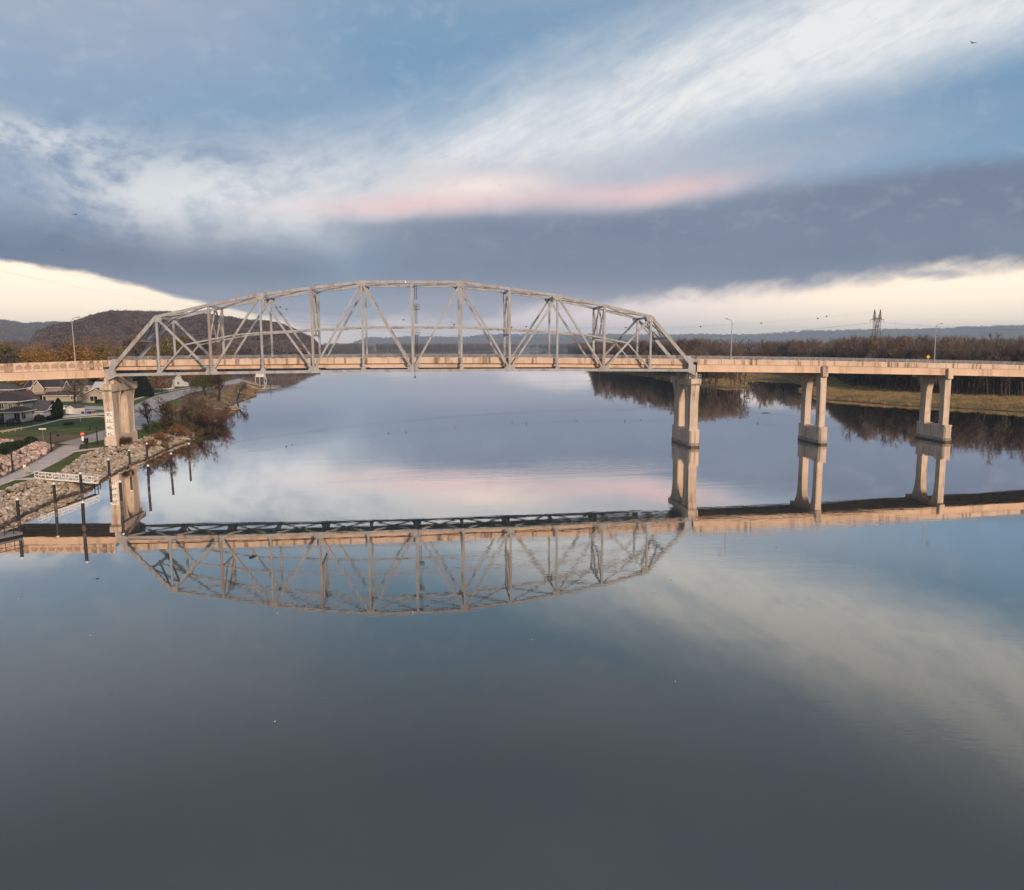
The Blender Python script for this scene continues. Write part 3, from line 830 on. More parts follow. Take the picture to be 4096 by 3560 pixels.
def build_pier(x, kind, label):
    root = wroot('bridge_pier', (x, TW / 2, 0), label, 'bridge pier', 'concrete bridge piers')
    C = MT['concrete_pier']
    if kind == 'R':           # slender river pier with hammerhead cap under the girders
        zt = ptop(x) - 1.25 - 1.9; zc = zt - 1.0; hx = .65; zb = 4.6; legs = ((-1.5, .8), (6.8, 9.1)); by = (-2.3, 9.9); cy = (-1.5, TW + .6)
    else:
        zt = 17.6; zc = 15.9; hx = 1.2; zb = 4.6 if kind == 'T' else 5.2; legs = ((-1.9, 2.1), (7.2, 11.0)); by = (-2.9, 11.9); cy = (-3.0, TW + 1.3)
    lx = hx * .78 if kind != 'R' else .72
    m = MB(); e = .55 if kind != 'R' else .3
    # cap with a tapered underside at its two ends
    m.prism([(cy[0], zt), (cy[1], zt), (cy[1], zc + .5), (cy[1] - e, zc), (cy[0] + e, zc), (cy[0], zc + .5)], 'x', x - hx - .12, x + hx + .12)
    m.build('cap', C, root, bevel=.04)
    if kind == 'R':
        for s in ((cy[0] - .35, cy[0] + .2), (cy[1] - .2, cy[1] + .35)):
            m = MB(); m.prism([(s[0], zc + .1), (s[1], zc + .1), (s[1], ptop(x) - 1.27), (s[0], ptop(x) - 1.27)], 'x', x - .7, x + .7); m.build('end_block', MT['concrete'], root)
    else:
        m = MB(); m.box(x - .5, x + .5, 1.0, TW - 1.0, zt + .02, zt + 1.9); m.build('bearing_wall', C, root)
        s = -1 if x < 0 else 1
        for y in (-.6, TW - .9):
            m = MB(); m.box(x + s * .65, x + s * 1.1, y, y + 1.5, zt + .02, ptop(x) - 3.0); m.build('girder_seat', MT['concrete'], root)
    # legs: straight shafts that flare outwards to the cap
    for j, (a, b) in enumerate(legs):
        prof = []
        zs = [zb, zb + (zc - zb) * .55] + [zb + (zc - zb) * t for t in (.68, .78, .87, .94, 1.0)]
        out = [0, .05, .18, .42, .85, 1.35, 2.0]
        sgn = -1 if j == 0 else 1
        lim = (cy[0] + .55, cy[1] - .55)
        L, Rr = [], []
        for z, o_ in zip(zs, out):
            oi = o_ * .85
            ya, yb = (a - o_ * .55, b + oi) if j == 0 else (a - oi, b + o_ * .55 + o_ * .4)
            L.append((max(lim[0], ya), z)); Rr.append((min(lim[1], yb), z))
        poly = L[::-1] + Rr
        m = MB(); m.prism([(p[0], p[1]) for p in poly][::-1], 'x', x - lx, x + lx)
        leg = m.build('leg', C, root)
        # raised border ribs along the flared faces of the leg
        for sx in (-1, 1):
            rb = MB(); w = .28
            xa, xb2 = (x + sx * lx, x + sx * (lx + .12)) if sx > 0 else (x - lx - .12, x - lx)
            for (p, q) in list(zip(L[:-1], L[1:])): rb.prism([(p[0], p[1]), (p[0] + w, p[1]), (q[0] + w, q[1]), (q[0], q[1])], 'x', xa, xb2)
            for (p, q) in list(zip(Rr[:-1], Rr[1:])): rb.prism([(p[0] - w, p[1]), (p[0], p[1]), (q[0], q[1]), (q[0] - w, q[1])], 'x', xa, xb2)
            c = rb.build('border_rib', C, None); c.data.transform(Matrix.Translation(-root.matrix_world.translation)); c.parent = leg
    bx = lx + .45
    def oct_(a, b, c, z0, z1, mt, nm):
        m = MB(); m.prism([(x - a, b + .5), (x - a + .5, b), (x + a - .5, b), (x + a, b + .5), (x + a, c - .5), (x + a - .5, c), (x - a + .5, c), (x - a, c - .5)], 'z', z0, z1)
        return m.build(nm, mt, root, bevel=.05)
    if kind == 'L':
        oct_(bx, by[0], by[1], 2.0, zb + .02, C, 'base')
    else:
        oct_(bx, by[0], by[1], 1.15, zb - .35, C, 'base')
        for a, b in legs:
            m = MB(); m.box(x - bx + .02, x + bx - .02, a - .6, b + .6, zb - .36, zb + .05); m.build('leg_plinth', C, root, bevel=.05)
        m = MB(); ya, yb = legs[0][1] + .6, legs[1][0] - .6
        m.prism([(x - bx + .02, zb - .36), (x + bx - .02, zb - .36), (x + .3, zb + .02), (x - .3, zb + .02)], 'y', ya, yb); m.build('sloped_top', C, root)
        oct_(bx + .10, by[0] - .1, by[1] + .1, .42, 1.15, MT['plinth'], 'footing')
        oct_(bx + .05, by[0] - .05, by[1] + .05, -2.5, .42, MT['wet'], 'wet_band')
    return root


pier_l = build_pier(-71.35, 'L', 'land pier with white gauge board standing on the grassy bank')
pier_t = build_pier(71.2, 'T', 'wide river pier with railed cap under the far truss end')
build_pier(106.3, 'R', 'slender river pier nearest the railed truss pier')
build_pier(141.2, 'R', 'slender river pier in front of the golden marsh bank')

# railed platform on the truss river pier
m = MB()
for y in np.arange(-2.9, TW + 1.2, 1.45):
    for sx in (-1, 1): m.box(71.2 + sx * 1.28 - .03, 71.2 + sx * 1.28 + .03, y - .03, y + .03, 17.6, 18.7)
for z in (18.1, 18.68):
    for sx in (-1, 1): m.box(71.2 + sx * 1.28 - .03, 71.2 + sx * 1.28 + .03, -2.95, TW + 1.2, z, z + .06)
    m.box(69.9, 72.5, -2.98, -2.92, z, z + .06)
for x in np.arange(69.95, 72.5, .42): m.box(x - .03, x + .03, -2.98, -2.92, 17.6, 18.7)
m.build('platform_railing', MT['rail'], pier_t)


def glyph_text(txt, size, name, mt, loc, rot, parent, ext=.01):
    cu = bpy.data.curves.new(name, 'FONT'); cu.body = txt; cu.size = size; cu.extrude = ext; cu.align_x = 'LEFT'
    o = bpy.data.objects.new(name, cu); COL.objects.link(o)
    dg = bpy.context.evaluated_depsgraph_get(); me = bpy.data.meshes.new_from_object(o.evaluated_get(dg)); me.name = name
    bpy.data.objects.remove(o)
    t = bpy.data.objects.new(name, me); me.materials.clear(); me.materials.append(mt)
    link(t, parent); t.location = loc; t.rotation_euler = rot
    return t


# gauge board on the land pier
gx0, gx1, gy = -72.15, -70.55, -1.9
m = MB(); m.box(gx0, gx1, gy - .10, gy - .02, 5.3, 11.2); gb = m.build('gauge_board', MT['gauge'], pier_l)
for k, t in enumerate(('30', '35', '40', '45')):
    z = 10.15 - k * 1.55
    glyph_text(t, 1.05, 'gauge_number', MT['ink'], (gx0 + .1 + 71.35, gy - .115 - TW / 2, z), (R(90), 0, 0), gb)
    b = MB(); b.box(gx1 - .5, gx1 - .06, gy - .125, gy - .105, z - .02, z + .09)
    if k < 3: b.box(gx1 - .32, gx1 - .08, gy - .125, gy - .105, z - .80, z - .74)
    c = b.build('gauge_mark', MT['ink'], None); c.data.transform(Matrix.Translation(-pier_l.matrix_world.translation)); c.parent = gb


# lamps on the deck
def deck_lamp(x, label, d=1):
    z = ptop(x) - .1; y = TW + .6
    root = wroot('street_lamp', (x, y, z), label, 'street lamp', 'tall lamps on the bridge deck')
    pts = [(x, y, z), (x - .05 * d, y, z + 5), (x - .1 * d, y, z + 9.6)]
    m = MB(); m.tube(pts, [.17, .13, .10], 10); m.build('pole', MT['rail'], root)
    arc = [(x - .1 * d, y, z + 9.6), (x - .02 * d, y, z + 10.3), (x + .25 * d, y, z + 10.75), (x + .8 * d, y, z + 10.95), (x + 1.3 * d, y, z + 11.0)]
    m = MB(); m.tube(arc, [.10, .09, .08, .07, .06], 8); m.build('arm', MT['rail'], root)
    m = MB(); m.prism([(x + 1.1 * d, z + 10.93), (x + 1.9 * d, z + 10.98), (x + 1.75 * d, z + 11.12), (x + 1.2 * d, z + 11.1)][::d], 'y', y - .18, y + .18); m.build('lamp_head', MT['black'], root)
    m = MB(); m.box(x - .25, x + .25, y - .25, y + .25, z - .6, z + .15); m.build('base', MT['concrete'], root)


deck_lamp(-84.4, 'tall lamp on the arched approach beside the houses')
deck_lamp(86.6, 'tall lamp just past the truss end on the plain approach', -1)
deck_lamp(146.6, 'tall lamp above the marsh bank nearest the pylon')
rs = wroot('road_sign', (144.6, TW + .5, ptop(144.6)), 'small orange diamond road sign beside the lamp on the deck', 'sign')
z = ptop(144.6)
MB().box(144.57, 144.63, TW + .48, TW + .52, z - .5, z + 1.2).build('post', MT['rail'], rs)
m = MB(); m.prism([(144.6, z + 1.0), (145.2, z + 1.6), (144.6, z + 2.2), (144.0, z + 1.6)], 'y', TW + .43, TW + .46); m.build('panel', MT['yellow'], rs)

# ------------------------------------------------------------------ rocks
def rock_mesh(name, seed, sub, m, flat=.7):
    r_ = random.Random(seed)
    import bmesh
    bm = bmesh.new(); bmesh.ops.create_icosphere(bm, subdivisions=sub, radius=.5)
    ph = [r_.uniform(0, 6) for _ in range(3)]
    for v in bm.verts:
        n = v.co.normalized()
        k = 1 + .25 * math.sin(n.x * 4 + ph[0]) * math.sin(n.y * 4 + ph[1]) + .18 * math.sin(n.z * 5 + ph[2]) + r_.uniform(-.10, .10)
        v.co = Vector((n.x * .5 * k * 1.15, n.y * .5 * k * .95, n.z * .5 * k * flat))
    me = bpy.data.meshes.new(name); bm.to_mesh(me); bm.free(); me.materials.append(m)
    return me


BOUL = [rock_mesh('boulder', 20 + i, 2, MT['boulder'], .78) for i in range(6)]
for me in BOUL: me.polygons.foreach_set('use_smooth', [True] * len(me.polygons))
STONE = [rock_mesh('stone', 40 + i, 1, MT['rock'], .7) for i in range(6)]


def put(me, name, loc, s, parent, off):
    o = bpy.data.objects.new(name, me); link(o, parent)
    o.location = (loc[0] - off[0], loc[1] - off[1], loc[2] - off[2])
    o.scale = (s * rnd.uniform(.8, 1.25), s * rnd.uniform(.8, 1.2), s * rnd.uniform(.8, 1.15))
    o.rotation_euler = (rnd.uniform(-.4, .4), rnd.uniform(-.4, .4), rnd.uniform(0, 6.28))
    return o


def boulder_wall(label, w0, w1, y0, y1, n, smin, smax, gaps=()):
    r0 = wroot('boulder_wall', (float(np.interp((y0 + y1) / 2, LE_Y, LE_X)) - w0, (y0 + y1) / 2, 3.2), label, 'rock wall')
    off = r0.location; k = 0; pts = []
    while k < n * 30 and len(pts) < n:
        k += 1
        y = rnd.uniform(y0, y1); t = rnd.random() ** .8; w = w0 + (w1 - w0) * t
        x = float(np.interp(y, LE_Y, LE_X)) - w
        if any(a <= y <= b for a, b in gaps): continue
        s = rnd.uniform(smin, smax) * (1.15 - .3 * t)
        if any((x - p[0]) ** 2 + (y - p[1]) ** 2 < (.40 * (s + p[2])) ** 2 for p in pts): continue
        pts.append((x, y, s))
    zz = height(np.array([p[0] for p in pts]), np.array([p[1] for p in pts]))
    for (x, y, s), z in zip(pts, zz): put(rnd.choice(BOUL), 'boulder', (x, y, z + s * .18), s, r0, off)
    return r0


boulder_wall('pink boulder wall in two tiers beside the walking path', 1.0, 4.8, -78, -4, 295, .6, 1.4, gaps=((-44.8, -41.2),))
boulder_wall('upper pink boulder row above the evergreen shrubs', 8.6, 12.6, -60, -4, 240, .6, 1.3, gaps=((-31, -28),))


def riprap():
    r0 = wroot('riprap_bank', (-63, -40, 1), 'grey limestone riprap covering the sloping river bank', 'riprap')
    off = r0.location
    ys = []; pts = []
    while len(pts) < 5600:
        y = rnd.uniform(-112, 62)
        sx = float(np.interp(y, [p[1] for p in SHORE_W[:15]], [p[0] for p in SHORE_W[:15]]))
        lim = float(np.interp(y, RIP_Y, RIP_D)); d = rnd.uniform(-.5, lim + .5)
        if y > 12 and rnd.random() < .35: continue
        if y > 30 and d > 2.4 and rnd.random() < .75: continue
        pts.append((sx - d, y, rnd.choice((.35, .5, .6, .7, .85, 1.1)) * rnd.uniform(.85, 1.15) * (1.1 if d < 2.5 else .85)))
    P = np.array(pts); z = height(P[:, 0], P[:, 1])
    order = sorted(range(len(pts)), key=lambda i: -(pts[i][2] / math.hypot(pts[i][0] - CAM.x, pts[i][1] - CAM.y)) if pts[i][1] > -72 and pts[i][0] > -69 else 0)
    near = set(order[:295])
    mb = MB()
    src = [([tuple(v.co) for v in me.vertices], [tuple(p.vertices) for p in me.polygons]) for me in [rock_mesh('tmp', 60 + i, 1, MT['rock'], .7) for i in range(8)]]
    for i, (x, y, s) in enumerate(pts):
        zz = float(z[i]) + s * .12
        if i in near: put(rnd.choice(STONE), 'stone', (x, y, zz), s, r0, off); continue
        vs, fs = src[i % 8]
        a = rnd.uniform(0, 6.28); ca, sa = math.cos(a), math.sin(a); tl = rnd.uniform(-.4, .4)
        k = len(mb.v); sx, sy, sz = s * rnd.uniform(.8, 1.3), s * rnd.uniform(.8, 1.2), s * rnd.uniform(.75, 1.2)
        for v in vs:
            vx, vy, vz = v[0] * sx, v[1] * sy, v[2] * sz; vz += vx * tl
            mb.v.append((x + vx * ca - vy * sa, y + vx * sa + vy * ca, zz + vz))
        for f in fs: mb.f.append((f[0] + k, f[1] + k, f[2] + k)); mb.m.append(0)
    o = mb.build('stones', MT['rock_mass'], r0); o['kind'] = 'stuff'


riprap()

# ------------------------------------------------------------------ river bank furniture
def piling(x, y, label, band=True):
    r0 = wroot('mooring_piling', (x, y, 0), label, 'piling', 'dark mooring pilings along the bank')
    MB().tube([(x, y, -2), (x, y, 4.25)], .225, 12).build('post', MT['pile'], r0)
    MB().tube([(x, y, .0 + rnd.uniform(.1, .4)), (x, y, rnd.uniform(.8, 1.5))], .24, 12).build('weathered_band', MT['pilerust'], r0)
    MB().tube([(x, y, 4.25), (x, y, 4.33), (x, y, 4.62)], [.26, .26, .02], 12).build('cap', MT['white'], r0)
    r0.rotation_euler = (rnd.uniform(-.022, .022), rnd.uniform(-.022, .022), 0)


for (x, y), lb in zip([(-56.4, -75.8), (-57.2, -62.6), (-57.4, -52.2), (-46.0, -79.3), (-59.3, -35.0), (-47.1, -62.2), (-60.3, -21.4), (-60.7, -9.7), (-48.7, -44.7), (-49.7, -28.2), (-50.9, -11.5)],
        ['white-capped piling at the lower left beside the near riprap', 'white-capped piling just in front of the gangway foot', 'white-capped piling in front of the gangway middle', 'outer white-capped piling nearest the camera',
         'white-capped inshore piling just past the gangway end', 'outer white-capped piling second from the camera', 'white-capped inshore piling in front of the pier reflection', 'white-capped inshore piling right below the land pier',
         'outer white-capped piling third from the camera', 'outer white-capped piling fourth from the camera', 'outer white-capped piling farthest from the camera']):
    piling(x, y, lb)


def gangway():
    a = Vector((-65.6, -50.3, 3.35)); b = Vector((-57.9, -43.4, .75))
    b = Vector((-58.6, -43.2, 1.1))
    r0 = wroot('gangway', tuple(a), 'white metal truss gangway sloping from the landing down to the water', 'gangway')
    d = (b - a); L = d.length; u = d.normalized(); s = u.cross(Vector((0, 0, 1))).normalized(); W = .85; n = 9
    mb = MB(); mb.beam(a, b, 1.7, .16, s); mb.build('deck', MT['white'], r0)
    for q in (-1, 1):
        for t, nm in ((1.15, 'handrail'), (.62, 'middle_rail'), (.12, 'lower_chord')):
            MB().beam(a + s * W * q + Vector((0, 0, t)), b + s * W * q + Vector((0, 0, t)), .08, .08).build(nm, MT['white'], r0)
        for i in range(n + 1):
            p = a.lerp(b, i / n) + s * W * q
            MB().beam(p, p + Vector((0, 0, 1.15)), .07, .07, (1, 0, 0)).build('upright', MT['white'], r0)
            if i < n:
                p2 = a.lerp(b, (i + 1) / n) + s * W * q
                lo, hi = Vector((0, 0, .12)), Vector((0, 0, 1.15))
                MB().beam(*((p + hi, p2 + lo) if i % 2 else (p + lo, p2 + hi)), .05, .05, (1, 0, 0)).build('diagonal', MT['white'], r0)
    MB().beam(a + Vector((-.9, -.2, -.35)), a + Vector((.5, .2, -.35)), 2.0, .5, s).build('abutment', MT['black'], r0)
    for q in (-1, 1):
        p = b + s * .7 * q
        MB().tube([p, (p.x, p.y, -1.5)], .08, 6).build('support_leg', MT['black'], r0)


gangway()


def small_dock():
    r0 = wroot('floating_dock', (-51, -85, .3), 'corner of a railed dock at the picture edge beside the near piling', 'dock')
    p = [(-58.6, -84.6), (-55.2, -79.6), (-53.6, -80.7), (-57.0, -85.7)]
    m = MB(); m.prism(p, 'z', .25, .55); m.build('deck', MT['w_grey'], r0)
    m = MB(); m.prism([(x, y) for x, y in p], 'z', -.3, .24); m.build('float', MT['black'], r0)
    m = MB()
    for i in range(6):
        t = i / 5; x, y = -57.0 + 3.4 * t, -85.7 + 5 * t
        m.box(x - .03, x + .03, y - .03, y + .03, .55, 1.65)
    m.beam((-57.0, -85.7, 1.6), (-53.6, -80.7, 1.6), .07, .07); m.beam((-57.0, -85.7, 1.1), (-53.6, -80.7, 1.1), .05, .05)
    m.build('railing', MT['black'], r0)


small_dock()


def park_lamp(x, y, dirx, diry, label):
    z = zf(x, y)
    r0 = wroot('park_lamp', (x, y, z), label, 'street lamp', 'black bell-shaded lamps on the path')
    MB().tube([(x, y, z - .1), (x, y, z + .12), (x, y, z + .45), (x, y, z + .5)], [.34, .34, .22, .16], 10).build('base', MT['black'], r0)
    MB().tube([(x, y, z + .45), (x, y, z + 4.4), (x, y, z + 4.55)], [.15, .115, .05], 10).build('pole', MT['black'], r0)
    P = lambda t, h: (x + dirx * t, y + diry * t, z + h)
    MB().tube([P(0, 3.95), P(.5, 4.25), P(1.0, 4.38), P(1.35, 4.3), P(1.42, 4.1)], .06, 6).build('arm', MT['black'], r0)
    MB().tube([P(1.42, 4.12), P(1.42, 3.95), P(1.42, 3.6), P(1.42, 3.45)], [.07, .14, .30, .42], 10).build('shade', MT['black'], r0)


park_lamp(-73.5, -42.3, .9, .4, 'black park lamp beside the lower stone steps')
park_lamp(-80.1, -12.3, .97, .25, 'black park lamp between the shrubs and the path bend')
park_lamp(-75.3, .2, -.97, -.2, 'black park lamp beside the stop sign and bin')


def stairs():
    r0 = wroot('garden_steps', (-78, -30, 3.5), 'timber garden steps with rails climbing between the boulders', 'steps')
    for k in range(9):
        y = -30.0 + .0 * k; w = 1.2 + k * .62
        x = float(np.interp(-29.8, LE_Y, LE_X)) - w - 1.2; z = 3.75 + k * .16
        MB().box(x - .33, x + .33, -31, -28.6, z, z + .14).build('step', MT['steps'], r0)
    for yy in (-31.1, -28.5):
        x0 = float(np.interp(-29.8, LE_Y, LE_X)) - 1.8
        m = MB(); m.beam((x0, yy, 4.9), (x0 - 5.2, yy, 6.2), .06, .06)
        for t in (0, .5, 1): m.box(x0 - 5.2 * t - .04, x0 - 5.2 * t + .04, yy - .04, yy + .04, 3.7 + 1.3 * t, 4.92 + 1.3 * t)
        m.build('handrail', MT['black'], r0)
    r1 = wroot('garden_steps', (-74.5, -43, 3.2), 'dark railed steps behind the lower park lamp', 'steps')
    for k in range(5):
        x = -74.6 - k * .55; z = 3.35 + k * .17
        MB().box(x - .3, x + .3, -43.9, -42.0, z, z + .14).build('step', MT['steps'], r1)
    for yy in (-44.0, -41.9):
        m = MB(); m.beam((-74.4, yy, 4.4), (-77.0, yy, 5.3), .07, .07)
        for t in (0, .5, 1): m.box(-74.4 - 2.6 * t - .05, -74.4 - 2.6 * t + .05, yy - .05, yy + .05, 3.3 + .8 * t, 4.42 + .9 * t)
        m.build('handrail', MT['black'], r1)


stairs()


def post_sign(name, x, y, h, pw, ph, mt, label, cat='sign', extra=None, post=None):
    z = zf(x, y); r0 = wroot(name, (x, y, z), label, cat)
    MB().tube([(x, y, z - .1), (x, y, z + h)], .04, 6).build('post', post or MT['rail'], r0)
    if extra != 'oct':
        MB().box(x - pw / 2, x + pw / 2, y - .07, y - .045, z + h - ph, z + h).build('panel', mt, r0)
    return r0, z


r0, z = post_sign('stop_sign', -78.7, .6, 2.9, .8, .8, MT['red'], 'red stop sign on a post beside the black bin', extra='oct')
m = MB(); m.prism([(-78.7 + .48 * math.cos(R(22.5 + 45 * k)), z + 2.55 + .48 * math.sin(R(22.5 + 45 * k))) for k in range(8)], 'y', .50, .54); pn = m.build('panel', MT['red'], r0)
glyph_text('STOP', .34, 'lettering', MT['white'], (-.42, -.115, 2.43), (R(90), 0, 0), r0)
m = MB(); m.box(-78.95, -78.45, .5, .54, z + .9, z + 1.95); m.build('lower_panel', MT['white'], r0)
post_sign('street_sign', -91.2, 8.3, 3.3, 1.7, .32, MT['white'], 'white street name sign on a thin post over the worn ground')
post_sign('notice_board', -68.9, -46.5, 1.7, .9, .9, MT['w_beige'], 'small beige notice board at the gangway landing')
post_sign('path_sign', -69.9, -45.3, 1.9, .5, .6, MT['white'], 'small white path sign beside the notice board')
post_sign('yard_sign', -120, 86, 1.2, 1.1, .7, MT['white'], 'white yard sign on the lawn beside the shed')
x, y = -78.9, 2.6; z = zf(x, y); r0 = wroot('litter_bin', (x, y, z), 'black square litter bin beside the stop sign', 'bin')
MB().box(x - .42, x + .42, y - .4, y + .4, z, z + 1.15).build('body', MT['black'], r0, bevel=.04)
MB().box(x - .46, x + .46, y - .44, y + .44, z + 1.15, z + 1.28).build('lid', MT['black'], r0)
x, y = -74.4, -9.8; z = zf(x, y) + .15; r0 = wroot('bench', (x, y, z), 'dark slatted bench on the rounded path pad', 'bench')
for k in range(3): MB().box(x - .85, x + .85, y - .25 + k * .2, y - .1 + k * .2, z + .44, z + .48).build('seat_slat', MT['black'], r0)
for k in range(3): MB().box(x - .85, x + .85, y + .34, y + .38, z + .55 + k * .16, z + .66 + k * .16).build('back_slat', MT['black'], r0)
for s in (-.75, .75): MB().box(x + s - .04, x + s + .04, y - .25, y + .38, z, z + .45).build('leg', MT['black'], r0)
x, y = -100.5, 52; z = zf(x, y); r0 = wroot('marker_post', (x, y, z), 'short white marker post standing in the lawn', 'post')
MB().tube([(x, y, z), (x, y, z + .9), (x, y, z + 1.05)], [.12, .12, .08], 8).build('shaft', MT['white'], r0)
x, y = -112.5, 53.2; z = zf(x, y); r0 = wroot('wheeled_bin', (x, y, z), 'dark green wheeled bin by the pale blue garage', 'bin')
MB().prism([(x - .35, z), (x + .35, z), (x + .42, z + 1.1), (x - .42, z + 1.1)], 'y', y - .4, y + .4).build('body', MT['bin'], r0); MB().box(x - .45, x + .45, y - .45, y + .42, z + 1.1, z + 1.2).build('lid', MT['bin'], r0)


def fence():
    p0, p1 = Vector((-124, 38, 0)), Vector((-109.5, 41.5, 0)); r0 = wroot('black_fence', (-117, 40, 4.3), 'black iron fence in front of the two-storey grey house', 'fence')
    n = 10
    for i in range(n + 1):
        p = p0.lerp(p1, i / n); z = zf(p.x, p.y); MB().box(p.x - .06, p.x + .06, p.y - .06, p.y + .06, z, z + 1.5).build('post', MT['black'], r0)
    za, zb = zf(p0.x, p0.y), zf(p1.x, p1.y)
    for h in (.35, 1.25): MB().beam((p0.x, p0.y, za + h), (p1.x, p1.y, zb + h), .06, .06).build('rail', MT['black'], r0)
    m = MB()
    for i in range(90):
        t = i / 90; p = p0.lerp(p1, t); z = za + (zb - za) * t; m.box(p.x - .012, p.x + .012, p.y - .012, p.y + .012, z + .2, z + 1.35)
    m.build('pickets', MT['black'], r0)
    # low guard rail by the kerb
    r1 = wroot('timber_guard_rail', (-108, 28, 4), 'low pale timber guard rail at the edge of the lawn', 'guard rail')
    a, b = Vector((-110.6, 25, 0)), Vector((-108.6, 34, 0))
    for i in range(5):
        p = a.lerp(b, i / 4); z = zf(p.x, p.y); MB().box(p.x - .12, p.x + .12, p.y - .12, p.y + .12, z - .1, z + .8).build('post', MT['log'], r1)
    MB().beam((a.x, a.y, zf(a.x, a.y) + .65), (b.x, b.y, zf(b.x, b.y) + .65), .12, .25, (1, 0, 0)).build('rail', MT['log'], r1)


fence()


def utility_pole(x, y, h, label):
    z = zf(x, y); r0 = wroot('utility_pole', (x, y, z), label, 'utility pole')
    MB().tube([(x, y, z - .2), (x, y, z + h)], [.19, .13], 10).build('pole', MT['log'], r0)
    MB().box(x - 1.1, x + 1.1, y - .07, y + .07, z + h - .8, z + h - .65).build('crossarm', MT['wood'], r0)
    for s in (-.95, -.3, .3, .95): MB().tube([(x + s, y, z + h - .65), (x + s, y, z + h - .4)], .06, 6).build('insulator', MT['white'], r0)


utility_pole(-146, 122, 11, 'wooden utility pole beside the parked cars')


